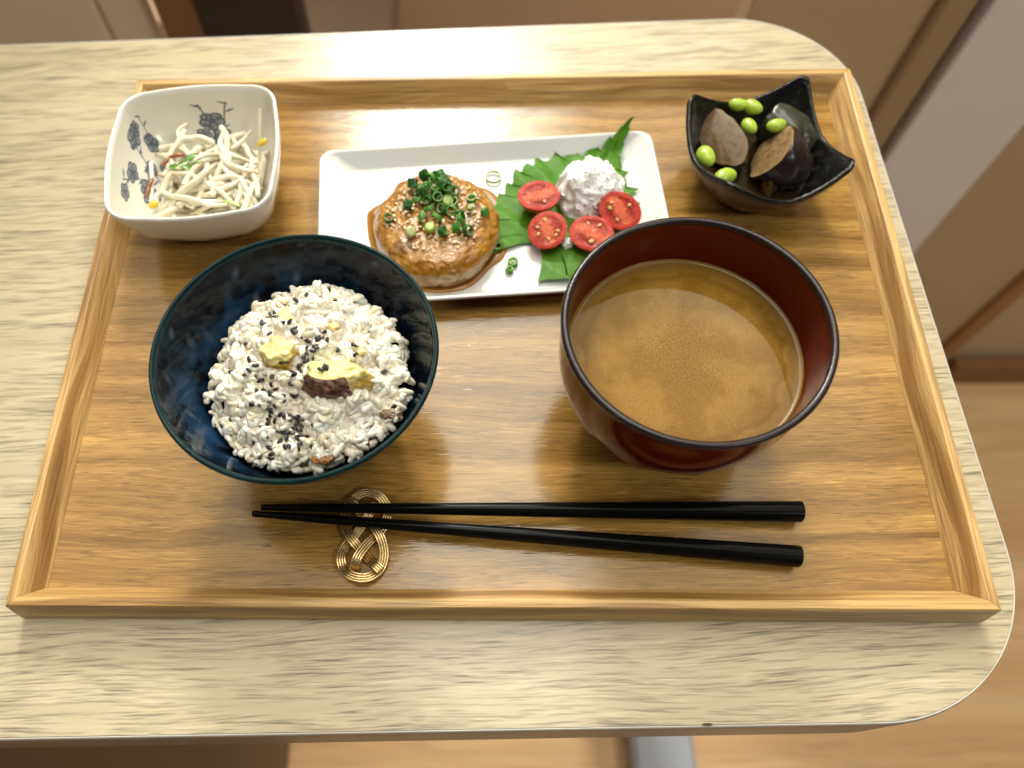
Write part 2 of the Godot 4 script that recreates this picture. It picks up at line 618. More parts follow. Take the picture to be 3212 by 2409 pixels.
func build_tray() -> void:
	var t := thing("tray", "rectangular oak tray with sloping mitred rims holding the whole meal", "tray")
	var w := 0.4032
	var d := 0.3045
	var floor_t := wood(1536, 1152, Color8(178, 138, 76), Color8(114, 81, 32), 41, {"lines": 19000, "dark": 0.34, "pale": 0.27, "long": 26.0, "slant": 0.03, "bands": 0.36, "hairs": 0.36, "rings": 0.22, "wander": 0.12, "dark_share": 0.55})
	var floor_m := wooden(floor_t, 0.15, 0.012, 0.55)
	var g := Geo.new()
	var a := w / 2 - 0.0094
	var b := d / 2 - 0.0094
	g.quad(Vector3(-a, TRAY_Y, -b), Vector3(a, TRAY_Y, -b), Vector3(a, TRAY_Y, b), Vector3(-a, TRAY_Y, b), Vector3.UP)
	g.quad(Vector3(-a, 0.003, -b), Vector3(a, 0.003, -b), Vector3(a, 0.003, b), Vector3(-a, 0.003, b), Vector3.DOWN)
	part(t, "base_panel", g.mesh(), floor_m)
	var rail_t := wood(1408, 192, Color8(210, 173, 114), Color8(146, 108, 60), 61, {"lines": 1300, "dark": 0.26, "pale": 0.10, "long": 150.0, "slant": 0.012, "bands": 0.5, "hairs": 0.4, "rings": 0.30, "wander": 0.10})
	var rail_m := wooden(rail_t, 0.40, 0.006, 0.45)
	# cross-section, as (outwards from the outer top edge, height)
	var section := [Vector2(0.0018, 0.0006), Vector2(0.0022, 0.0012), Vector2(0.0003, 0.0162), Vector2(-0.0002, 0.0167), Vector2(-0.0030, 0.0168), Vector2(-0.0036, 0.0165), Vector2(-0.0098, 0.0072), Vector2(-0.0099, 0.0036), Vector2(-0.004, 0.0006)]
	var tall := [0.0, 0.02, 0.30, 0.32, 0.38, 0.40, 0.60, 0.66, 0.75]
	for k in 4:
		var r := Geo.new()
		var along := Vector3(1, 0, 0).rotated(Vector3.UP, k * PI / 2)
		var out := Vector3(0, 0, 1).rotated(Vector3.UP, k * PI / 2)
		var half := w / 2 if k % 2 == 0 else d / 2
		var deep := d / 2 if k % 2 == 0 else w / 2
		for s in section.size():
			var p: Vector2 = section[s]
			var q: Vector2 = section[(s + 1) % section.size()]
			var v0: float = tall[s]
			var v1: float = tall[s + 1] if s + 1 < tall.size() else 1.0
			var gap := 0.00008
			var pts := []
			for e in [[p, -1.0], [p, 1.0], [q, 1.0], [q, -1.0]]:
				pts.append(out * (deep + e[0].x) + along * (half + e[0].x - gap) * e[1] + Vector3.UP * e[0].y)
			var to := out * (q.y - p.y) - Vector3.UP * (q.x - p.x)
			var shift := k * 0.27
			var span := half * 2 / 0.42
			r.quad(pts[0], pts[1], pts[2], pts[3], to, Vector2(shift, v0), Vector2(shift + span, v0), Vector2(shift + span, v1), Vector2(shift, v1))
		part(t, "rail", r.mesh(), rail_m)
	# two drops of water left of the chopstick rest
	for q in [Vector2(-0.0993, 0.1232), Vector2(-0.0972, 0.1230)]:
		var drop := Geo.new()
		drop.lathe(PackedVector2Array([Vector2(0, 0.0006), Vector2(0.0005, 0.0005), Vector2(0.0009, 0.0002), Vector2(0.0010, 0.0), Vector2(0, 0.0)]), 16)
		var wm := mat(Color(1, 1, 1, 0.04), 0.02)
		wm.refraction_enabled = true
		wm.refraction_scale = 0.033
		var o := part(self, "water_drop", drop.mesh(), wm)
		o.position = Vector3(q.x, TRAY_Y + 0.0001, q.y)
		tag(o, "tiny clear water drop on the tray, left of the gold chopstick rest", "water drop", "water drops on the tray")


# ---------------------------------------------------------------- plate with the patty
func plate_height(x: float, z: float) -> float:
	var p := Vector2(x - PLATE.x, z - PLATE.z).rotated(PLATE_TURN)
	var out := maxf((absf(p.x) - 0.0720) / 0.0175, (absf(p.y) - 0.0425) / 0.0085)
	return 0.0094 + clampf(out, 0.0, 1.0) * 0.0068


func build_plate() -> void:
	var t := thing("rectangular_plate", "white rectangular porcelain plate under the glazed patty and tomatoes", "plate", PLATE, PLATE_TURN)
	var a := 0.0897
	var b := 0.0510
	var y := -TRAY_Y
	var rings := [rounded(0.0002, 0.0001, 0.0001, y + 0.0080), rounded(a - 0.026, b - 0.018, 0.006, y + 0.0080), rounded(a - 0.025, b - 0.017, 0.006, y + 0.0070), rounded(a - 0.022, b - 0.014, 0.007, y + 0.0070), rounded(a - 0.020, b - 0.012, 0.007, y + 0.0084),
		rounded(a - 0.012, b - 0.006, 0.007, y + 0.0105), rounded(a - 0.001, b - 0.001, 0.007, y + 0.0150), rounded(a, b, 0.0075, y + 0.0158), rounded(a - 0.0004, b - 0.0004, 0.0075, y + 0.0166), rounded(a - 0.0013, b - 0.0013, 0.007, y + 0.0169), rounded(a - 0.0024, b - 0.0022, 0.0065, y + 0.0162),
		rounded(a - 0.009, b - 0.0055, 0.006, y + 0.0128), rounded(a - 0.0162, b - 0.0080, 0.005, y + 0.0101), rounded(a - 0.0178, b - 0.0092, 0.004, y + 0.0095), rounded(a - 0.03, b - 0.02, 0.003, y + 0.0093), rounded(0.0002, 0.0001, 0.0001, y + 0.0093)]
	var g := Geo.new()
	g.loft(rings)
	var china := mat(lin(0.65, 0.665, 0.66), 0.12)
	part(t, "dish_body", g.mesh(), china)

	build_sauce()
	build_patty()
	build_leaf_and_tomatoes()


func build_sauce() -> void:
	var pts := [Vector2(-0.0647, -0.0558), Vector2(-0.0604, -0.0341), Vector2(-0.0475, -0.0165), Vector2(-0.0362, -0.0095), Vector2(-0.0234, -0.0078), Vector2(-0.0100, -0.0115), Vector2(-0.0003, -0.0225), Vector2(0.0080, -0.0320), Vector2(0.0104, -0.0536), Vector2(0.0061, -0.0662), Vector2(-0.0041, -0.0760), Vector2(-0.0292, -0.0780), Vector2(-0.0515, -0.0690), Vector2(-0.0619, -0.0626)]
	var m := pts.size()
	var c := Vector2(-0.0272, -0.0440)
	var ring := []
	for k in m:
		for s in 6:
			ring.append(pts[k].cubic_interpolate(pts[(k + 1) % m], pts[(k + m - 1) % m], pts[(k + 2) % m], s / 6.0))
	var q := ring.size()
	var steps := [0.0, 0.5, 0.8, 0.93, 0.98, 1.0, 1.0]
	var heights := [0.0012, 0.0012, 0.0012, 0.0011, 0.0008, 0.0003, -0.0001]
	var g := Geo.new()
	g.grid(q, 6, func(i, j):
		var p: Vector2 = c.lerp(ring[i % q], steps[j])
		return Vector3(p.x, 0.00945 + heights[j], p.y), "up", true, func(_i, j, _p): return Color(0.16, 0.052, 0.005).lerp(Color(0.42, 0.18, 0.022), clampf((steps[j] - 0.9) * 10.0, 0, 1)))
	var o := part(self, "sauce_pool", g.mesh(), tinted(0.07))
	tag(o, "shiny amber sauce pooled around the meat patty on the white plate", "sauce")


func patty_top(x: float, z: float) -> float:
	var p := Vector2(x + 0.0272, z + 0.0430)
	var r := p.length() / 0.0345
	return 0.0108 + 0.0168 * pow(maxf(1.0 - pow(r, 3.0), 0.0), 0.5)


func build_patty() -> void:
	var c := Vector3(-0.0264, 0.0108, -0.0430)
	var radii := [0.0318, 0.0313, 0.0332, 0.0340, 0.0337, 0.0332, 0.0330, 0.0326, 0.0338, 0.0334, 0.0324, 0.0313]
	var nu := 110
	var nv := 60
	var g := Geo.new()
	var shape := func(i: int, j: int) -> Vector3:
		var ang := TAU * i / nu
		var q := ang / TAU * 12.0
		var k := int(q) % 12
		var rad: float = lerpf(radii[k], radii[(k + 1) % 12], smoothstep(0, 1, q - floorf(q)))
		var s := float(j) / nv
		var lift := pow(cos(minf(s / 0.86, 1.0) * PI / 2), 0.62)
		var out := pow(sin(minf(s / 0.80, 1.0) * PI / 2), 0.80) * (1.0 - 0.10 * maxf(0.0, (s - 0.80) / 0.20))
		var p := Vector3(cos(ang) * rad * out, 0.0165 * lift, sin(ang) * rad * out)
		var w := Vector3(p.x, p.y, p.z)
		var bump := lump.get_noise_3dv(w * 95.0) * 0.0013 + fine.get_noise_3dv(w * 330.0) * 0.0007
		return c + p + p.normalized() * bump * (1.0 - smoothstep(0.9, 1.0, s))
	g.grid(nu, nv, shape, "out", true, func(_i, j, p):
		var s := float(j) / nv
		var a := lump.get_noise_3dv(p * 80.0 + Vector3(9, 2, 4))
		var b := fine.get_noise_3dv(p * 260.0)
		var glaze := Color(0.29, 0.112, 0.006).lerp(Color(0.44, 0.215, 0.030), clampf(0.5 + b * 1.3 + a * 0.6, 0, 1))
		glaze = glaze.lerp(Color(0.13, 0.05, 0.014), clampf((lump.get_noise_3dv(p * 70.0 + Vector3(3, 8, 1)) - 0.22) * 3.5, 0, 0.7))
		var meat := Color(0.52, 0.34, 0.17).lerp(Color(0.30, 0.15, 0.05), clampf(0.35 + b * 1.6, 0, 1))
		return glaze.lerp(meat, smoothstep(0.64, 0.76, s + a * 0.12)))
	var m := tinted(0.20)
	m.clearcoat_enabled = true
	m.clearcoat = 0.8
	m.clearcoat_roughness = 0.06
	bumped(m, 0.05, 0.06, 30.0)
	var o := part(self, "meat_patty", g.mesh(), m)
	tag(o, "round browned meat patty glazed with amber sauce on the white plate", "meat patty")

	# scallion: cut rings heaped on top, and pale slices from the stem
	var spots := [Vector2(-0.0390, -0.0594), Vector2(-0.0255, -0.0655), Vector2(-0.0329, -0.0560), Vector2(-0.0274, -0.0526), Vector2(-0.0178, -0.0541), Vector2(-0.0410, -0.0453), Vector2(-0.0503, -0.0401), Vector2(-0.0341, -0.0378), Vector2(-0.0305, -0.0425), Vector2(-0.0239, -0.0424), Vector2(-0.0193, -0.0413), Vector2(-0.0147, -0.0396), Vector2(-0.0143, -0.0370), Vector2(-0.0262, -0.0371), Vector2(-0.0232, -0.0288), Vector2(-0.0027, -0.0431), Vector2(-0.0094, -0.0507), Vector2(-0.0167, -0.0318), Vector2(-0.0110, -0.0307), Vector2(-0.0365, -0.0490), Vector2(-0.0292, -0.0587), Vector2(-0.0285, -0.0640), Vector2(-0.0235, -0.0600), Vector2(-0.0375, -0.0560), Vector2(-0.0250, -0.0485), Vector2(-0.0215, -0.0560), Vector2(-0.0320, -0.0500), Vector2(-0.0180, -0.0465)]
	var greens := [Color(0.018, 0.085, 0.012), Color(0.030, 0.13, 0.020), Color(0.055, 0.20, 0.030), Color(0.10, 0.28, 0.05)]
	var rings := []
	var green_m := tinted(0.28)
	for k in 4:
		var out: Color = greens[k]
		var h: float = [0.0040, 0.0030, 0.0034, 0.0022][k]
		rings.append(ring_mesh(0.0027, 0.0019, h, out, out.lerp(Color(0.35, 0.5, 0.16), 0.45), 0.75 + 0.25 * (k % 2)))
	for k in spots.size():
		var s: Vector2 = spots[k]
		var kind: int = rng.randi_range(0, 3) if k > 3 else [0, 1, 1, 2][k]
		var up := Basis.from_euler(Vector3(rng.randf_range(-1.3, 1.3), rng.randf_range(0, TAU), rng.randf_range(-0.8, 0.8)))
		scallion(rings[kind], green_m, Vector3(s.x, patty_top(s.x, s.y) + 0.0016 + (0.0022 if k in [0, 1, 2, 3, 20, 21, 22] else rng.randf_range(0.0, 0.0012)), s.y), up, "dark green chopped scallion ring in the heap on the patty", "scallion rings on the patty")
	for k in 16:
		var far := k / 16.0
		var s := Vector2(-0.0275 + rng.randf_range(-0.0085, 0.0085), -0.0535 + rng.randf_range(-0.0075, 0.0075))
		scallion(rings[rng.randi_range(0, 3)], green_m, Vector3(s.x, patty_top(s.x, s.y) + 0.0035 + far * 0.0035, s.y), Basis.from_euler(Vector3(rng.randf_range(-1.4, 1.4), rng.randf_range(0, TAU), rng.randf_range(-1.0, 1.0))), "dark green chopped scallion ring in the heap on the patty", "scallion rings on the patty")
	var discs := [Vector3(-0.0214, 0.0030, -0.0478), Vector3(-0.0297, 0.0026, -0.0311), Vector3(-0.0391, 0.0027, -0.0296), Vector3(-0.0245, 0.0022, -0.0598), Vector3(-0.0102, 0.0016, -0.0439), Vector3(-0.0312, 0.0016, -0.0469)]
	var tones := [Color(0.42, 0.55, 0.13), Color(0.32, 0.50, 0.07), Color(0.46, 0.48, 0.20), Color(0.32, 0.52, 0.07), Color(0.28, 0.42, 0.08), Color(0.34, 0.46, 0.12)]
	var marks := ["largest pale green scallion slice, near the middle of the patty", "bright yellow-green scallion slice at the front of the heap on the patty", "dull cream-green scallion slice at the front left of the patty", "small bright green scallion slice at the back of the heap on the patty", "small scallion slice lying alone at the right of the patty", "smallest scallion slice among the sesame seeds on the patty"]
	for k in discs.size():
		var d: Vector3 = discs[k]
		var e := Geo.new()
		var tone: Color = tones[k]
		e.lathe(smoothed(PackedVector2Array([Vector2(0, 0.0016), Vector2(d.y * 0.5, 0.00165), Vector2(d.y * 0.85, 0.0013), Vector2(d.y, 0.0004), Vector2(d.y * 0.95, -0.0012), Vector2(0, -0.0014)]), 3), 20, func(_i, j, _p): return tone.lerp(Color(0.62, 0.66, 0.36), 0.35 if j < 5 else 0.0))
		var o2 := part(self, "scallion_slice", e.mesh(), tinted(0.25))
		o2.position = Vector3(d.x, patty_top(d.x, d.z) + 0.0022, d.z)
		o2.rotation = Vector3(rng.randf_range(0.1, 0.5), 0, rng.randf_range(-0.3, 0.3))
		tag(o2, marks[k], "scallion slice")
	var loose := [Vector3(0.0039, 0.0128, -0.0345), Vector3(0.0022, 0.0108, -0.0823), Vector3(0.0115, 0.0108, -0.0256), Vector3(0.0097, 0.0108, -0.0209)]
	var says := ["dark scallion ring lying in the sauce right of the patty", "pale thin scallion ring lying flat on the plate behind the patty", "upper of the two bright scallion rings in front of the patty", "lower of the two bright scallion rings in front of the patty"]
	var loose_mesh := [ring_mesh(0.0028, 0.0016, 0.003, greens[1], Color(0.3, 0.45, 0.1), 0.8), ring_mesh(0.0044, 0.0036, 0.0016, Color(0.40, 0.46, 0.22), Color(0.6, 0.62, 0.4), 1.0), ring_mesh(0.0027, 0.0015, 0.0024, Color(0.07, 0.26, 0.02), Color(0.30, 0.48, 0.08), 0.9), ring_mesh(0.0022, 0.0011, 0.0022, Color(0.05, 0.22, 0.02), Color(0.26, 0.45, 0.08), 0.9)]
	for k in 4:
		var turn := Basis.from_euler([Vector3(0.9, 0.4, 0.2), Vector3(0.0, 0, 0), Vector3(0.25, 0.2, 0.1), Vector3(0.2, 0.9, -0.2)][k])
		scallion(loose_mesh[k], green_m, loose[k], turn, says[k], "")

	# toasted sesame scattered over the glaze
	var seed_mesh := seed_shape(0.00095, 0.00066, 0.00042)
	var seed_mats := [mat(lin(0.72, 0.52, 0.32), 0.35), mat(lin(0.80, 0.64, 0.43), 0.35), mat(lin(0.60, 0.40, 0.22), 0.35)]
	var placed := 0
	while placed < 200:
		var ang := rng.randf_range(0, TAU)
		var rr := sqrt(rng.randf()) * 0.0262
		if rng.randf() < 0.5:
			rr = rng.randf_range(0.012, 0.024)
		var x := -0.0272 + cos(ang) * rr
		var z := -0.0425 + sin(ang) * rr * (0.95 if sin(ang) > 0 else 1.05)
		if lump.get_noise_2d(x * 130.0, z * 130.0) < -0.12:
			continue
		var o3 := part(self, "sesame_seed", seed_mesh, seed_mats[placed % 3])
		o3.position = Vector3(x, patty_top(x, z) + 0.0006 + (0.0016 if rr < 0.012 else 0.0), z)
		o3.rotation = Vector3(rng.randf_range(-0.3, 0.3) + sin(ang) * rr * 14.0, rng.randf_range(0, TAU), rng.randf_range(-0.3, 0.3))
		tag(o3, "tiny toasted pale sesame seed on the glazed meat patty", "sesame seed", "pale sesame seeds on the patty")
		placed += 1


func ring_mesh(r: float, inner: float, h: float, out: Color, inside: Color, squash: float) -> ArrayMesh:
	var g := Geo.new()
	var e := (r - inner) * 0.25
	var p := PackedVector2Array([Vector2(inner, h / 2 - e), Vector2(inner + e, h / 2), Vector2(r - e, h / 2), Vector2(r, h / 2 - e), Vector2(r, -h / 2 + e), Vector2(r - e, -h / 2), Vector2(inner + e, -h / 2), Vector2(inner, -h / 2 + e), Vector2(inner, h / 2 - e)])
	g.grid(18, 8, func(i, j): return Vector3(p[j].x * cos(TAU * i / 18), p[j].y, p[j].x * sin(TAU * i / 18) * squash), "out", true, func(_i, j, _q): return out if j in [2, 3, 4, 5] else inside)
	return g.mesh()


func scallion(m: Mesh, material: Material, at: Vector3, turn: Basis, label: String, group: String) -> void:
	var o := part(self, "scallion_ring", m, material)
	o.transform = Transform3D(turn, at)
	tag(o, label, "scallion ring", group)


func seed_shape(a: float, b: float, c: float) -> ArrayMesh:
	var g := Geo.new()
	g.grid(8, 5, func(i, j):
		var th: float = PI * j / 5.0
		var ph: float = TAU * i / 8.0
		var taper := 1.0 - 0.35 * cos(th)
		return Vector3(cos(th) * a, sin(th) * sin(ph) * c, sin(th) * cos(ph) * b * taper), "out", true)
	return g.mesh()


func build_leaf_and_tomatoes() -> void:
	# the shiso leaf: base at the front left, its long tip on the back rim of the plate
	var root := Vector2(0.0235, -0.0365)
	var tip := Vector2(0.0771, -0.1122)
	var d := (tip - root).normalized()
	var side := Vector2(d.y, -d.x)
	var length := root.distance_to(tip)
	var prof := Curve.new()
	for q in [[0.0, 0.016], [0.10, 0.0285], [0.22, 0.0335], [0.40, 0.0350], [0.52, 0.0315], [0.62, 0.0240], [0.70, 0.0135], [0.78, 0.0058], [0.88, 0.0026], [1.0, 0.0002]]:
		prof.add_point(Vector2(q[0], q[1] * 20.0))
	var na := 160
	var nb := 20
	var shape := func(i: int, j: int) -> Vector3:
		var u := float(i) / na
		var s := (j - nb) / float(nb)
		var w: float = prof.sample(u) / 20.0
		var tooth := fposmod(u * 14.0 + (0.3 if s > 0 else 0.0), 1.0)
		w += (tooth - 0.55) * (0.0048 + 0.0014 * sin(u * 91.0)) * clampf(w / 0.02, 0.12, 1.0)
		var fwd := pow(absf(s), 8.0) * 0.0010 * tooth
		var back := -0.020 * (1.0 - u) * s * s * (1 - u) * (1 - u)
		var p := root + d * (u * length + fwd + back) + side * s * w
		var y := plate_height(p.x, p.y) + 0.0010 + 0.0009 * sin(u * 18.0) * absf(s) + absf(s) * 0.0012 + maxf(0.0, u - 0.72) * 0.016
		y += 0.00035 * cos((u * 9.0 - absf(s) * 1.6) * TAU)
		return Vector3(p.x, y, p.y)
	var g := Geo.new()
	g.grid(na, nb * 2, shape, "up", false, func(i, j, p):
		var s := absf((j - nb) / float(nb))
		var vein := fposmod(i / float(na) * 9.0 - s * 1.6, 1.0)
		var c := Color(0.050, 0.165, 0.008).lerp(Color(0.085, 0.235, 0.013), 0.5 + fine.get_noise_3dv(p * 200.0))
		if s < 0.03 or vein < 0.05:
			c = c.lerp(Color(0.20, 0.36, 0.07), 0.45)
		return c)
	var lm := tinted(0.5, 0.3)
	lm.backlight_enabled = true
	lm.backlight = Color(0.35, 0.45, 0.1)
	tag(part(self, "shiso_leaf", g.mesh(), lm), "serrated bright green shiso leaf under the grated radish and tomatoes", "leaf")

	# grated white radish
	var dc := Vector3(0.0515, 0.0118, -0.0672)
	var r := Geo.new()
	r.grid(90, 56, func(i, j):
		var th: float = PI * j / 56.0
		var ph: float = TAU * i / 90.0
		var n := Vector3(sin(th) * cos(ph), cos(th), sin(th) * sin(ph))
		var k := 1.0 + lump.get_noise_3dv(n * 1.5 + Vector3(4, 0, 0)) * 0.17 + lump.get_noise_3dv(n * 3.4) * 0.05 + fine.get_noise_3dv(n * 8.0) * 0.05
		return dc + Vector3(n.x * 0.0172, maxf(n.y, -0.25) * 0.0190, n.z * 0.0155) * k, "out", true)
	var rm := mat(lin(0.95, 0.95, 0.945), 0.22)
	var radish := part(self, "grated_radish", r.mesh(), rm)
	tag(radish, "white mound of grated radish on the green shiso leaf", "grated radish")
	var shred := Geo.new()
	shred.tube(curve3([Vector3(-0.0013, 0, 0), Vector3(0, 0.0003, 0.0002), Vector3(0.0013, 0, 0)], 2), PackedFloat32Array([0.0002, 0.00034, 0.0004, 0.00034, 0.0002]), 6)
	var many := MultiMesh.new()
	many.transform_format = MultiMesh.TRANSFORM_3D
	many.mesh = shred.mesh()
	many.instance_count = 220
	for k in 220:
		var n := Vector3(rng.randfn(), absf(rng.randfn()) + 0.05, rng.randfn()).normalized()
		var q := 1.0 + lump.get_noise_3dv(n * 1.5 + Vector3(4, 0, 0)) * 0.17 + lump.get_noise_3dv(n * 3.4) * 0.05 + fine.get_noise_3dv(n * 8.0) * 0.05
		many.set_instance_transform(k, Transform3D(Basis(Quaternion(Vector3.UP, n)) * Basis(Vector3.UP, rng.randf_range(0, TAU)), dc + Vector3(n.x * 0.0172, n.y * 0.0190, n.z * 0.0155) * q))
	var shreds := MultiMeshInstance3D.new()
	shreds.name = "radish_shreds"
	shreds.multimesh = many
	shreds.material_override = rm
	shreds.set_meta("kind", "stuff")
	radish.add_child(shreds)
	var crumb := Geo.new()
	crumb.grid(20, 12, func(i, j):
		var th: float = PI * j / 12.0
		var n := Vector3(sin(th) * cos(TAU * i / 20.0), cos(th), sin(th) * sin(TAU * i / 20.0))
		return Vector3(0.0392, 0.0128, -0.0352) + n * 0.0029 * (1.0 + fine.get_noise_3dv(n * 2.5) * 0.6), "out", true)
	tag(part(self, "radish_crumb", crumb.mesh(), rm), "small white scrap of grated radish between two front tomato halves", "grated radish")

	var says := ["cherry tomato half lying flat, back left next to the white radish", "cherry tomato half with wet seeds showing, front left of the leaf", "cherry tomato half with a pale core, at the front of the leaf", "cherry tomato half leaning on the radish, nearest the soup bowl rim"]
	var at := [Vector3(0.0248, 0.0203, -0.0597), Vector3(0.0288, 0.0180, -0.0395), Vector3(0.0506, 0.0190, -0.0364), Vector3(0.0655, 0.0205, -0.0490)]
	var size := [Vector3(0.0108, 0.0086, 0.0090), Vector3(0.0100, 0.0085, 0.0098), Vector3(0.0112, 0.0088, 0.0094), Vector3(0.0112, 0.0088, 0.0092)]
	var tilt := [Vector3(0.10, -0.1, 0.05), Vector3(0.10, 0.7, 0.28), Vector3(0.22, -0.35, 0.05), Vector3(0.30, -0.55, -0.22)]
	var skin := mat(lin(0.52, 0.020, 0.010), 0.10)
	skin.clearcoat_enabled = true
	skin.clearcoat_roughness = 0.05
	var face_m := tinted(0.2, 0.35)
	bumped(face_m, 0.05, 0.03, 60.0, 14)
	for k in 4:
		var t := thing("tomato_half", says[k], "tomato")
		t.transform = Transform3D(Basis.from_euler(tilt[k]), at[k])
		cut_half(t, size[k], skin, face_m, k)


# half an egg-shaped fruit, its cut face up
func cut_half(t: Node3D, s: Vector3, skin: Material, face_m: Material, k: int) -> void:
	var g := Geo.new()
	g.grid(40, 14, func(i, j):
		var th: float = PI / 2 * j / 14.0
		var ph: float = TAU * i / 40.0
		return Vector3(cos(ph) * sin(th) * s.x, -cos(th) * s.y, sin(ph) * sin(th) * s.z), "out", true)
	part(t, "skin", g.mesh(), skin)
	var f := Geo.new()
	f.grid(64, 20, func(i, j):
		var q: float = j / 20.0
		var ph: float = TAU * i / 64.0
		var y := 0.0004 * (1.0 - pow(q, 6.0)) - 0.0006 * exp(-pow((q - 0.6) / 0.15, 2)) * absf(sin(ph))
		return Vector3(cos(ph) * s.x * q * 0.995, y, sin(ph) * s.z * q * 0.995), "up", true, func(i, j, p):
		var q: float = j / 20.0
		var ph: float = TAU * i / 64.0
		var wall := Color(0.42, 0.020, 0.009)
		var gel := Color(0.28, 0.014, 0.005)
		var core := Color(0.58, 0.12, 0.045)
		var c := wall
		if q < 0.78:
			var lobe := absf(sin(ph + [0.2, 0.9, -0.6, 2.3][k] + 0.5 * q))
			c = core.lerp(gel, clampf((lobe * q - 0.16 + 0.2 * fine.get_noise_3dv(p * 500.0)) * 5.0, 0, 1))
			c = c.lerp(Color(0.50, 0.05, 0.02), clampf(fine.get_noise_3dv(p * 420.0 + Vector3(k * 7, 0, 0)) * 1.6, 0, 0.7))
		else:
			c = wall.lerp(Color(0.48, 0.045, 0.02), clampf(fine.get_noise_3dv(p * 300.0) + 0.3, 0, 1))
		return c)
	part(t, "cut_face", f.mesh(), face_m)
	var pip := seed_shape(0.0011, 0.00075, 0.0004)
	var pip_m := mat(lin(0.66, 0.42, 0.16), 0.2)
	var n := [1, 6, 3, 3][k] as int
	for q in n:
		var ang: float = [0.9, 2.2, 4.1, 5.2, 1.4, 3.4][(q + k) % 6]
		var o := part(t, "seed", pip, pip_m)
		o.position = Vector3(cos(ang) * s.x * 0.5, 0.0006, sin(ang) * s.z * 0.55)
		o.rotation.y = ang * 2.0
	if k >= 2:
		var core_end := part(t, "core", pip, mat(lin(0.45, 0.32, 0.06), 0.3))
		core_end.position = Vector3([0, 0, 0.15, -0.45][k] * s.x, 0.0006, [0, 0, 0.5, 0.2][k] * s.z)
		core_end.scale = Vector3(1.1, 1, 1.4)


# ---------------------------------------------------------------- white bowl of bean sprouts
func print_on(im: Image, at: Vector2, r: float, squash: float, tone: Color) -> void:
	for y in range(int(at.y - r - 1), int(at.y + r + 2)):
		for x in range(int(at.x - r / squash - 1), int(at.x + r / squash + 2)):
			var q := Vector2((x - at.x) * squash, y - at.y).length() / r
			if q < 1.0 and x >= 0 and y >= 0 and x < im.get_width() and y < im.get_height():
				im.set_pixel(x, y, im.get_pixel(x, y).lerp(tone, clampf((1.0 - q) * 3.0, 0, 1)))


func flower(im: Image, at: Vector2, r: float, squash: float, tone: Color) -> void:
	for p in 5:
		var c := at + Vector2(cos(TAU * p / 5 + 0.3) / squash, sin(TAU * p / 5 + 0.3)) * r * 0.62
		for s in 14:
			print_on(im, c + Vector2(cos(TAU * s / 14) / squash, sin(TAU * s / 14)) * r * 0.40, r * 0.16, squash, tone)
		print_on(im, c, r * 0.26, squash, tone.lerp(Color(0.6, 0.6, 0.6), 0.4))
	print_on(im, at, r * 0.3, squash, tone)


func sprig(im: Image, from: Vector2, to: Vector2, squash: float, tone: Color, leaves: int) -> void:
	for s in 40:
		print_on(im, from.lerp(to, s / 40.0) + Vector2(sin(s * 0.12) * 4.0, 0), 2.2, squash, tone)
	for k in leaves:
		var p := from.lerp(to, (k + 0.6) / leaves)
		var dir := -1.0 if k % 2 else 1.0
		for s in 7:
			print_on(im, p + Vector2(dir * s * 2.6 / squash, -s * 1.8), 3.6 - absf(s - 3.0) * 0.7, squash, tone)


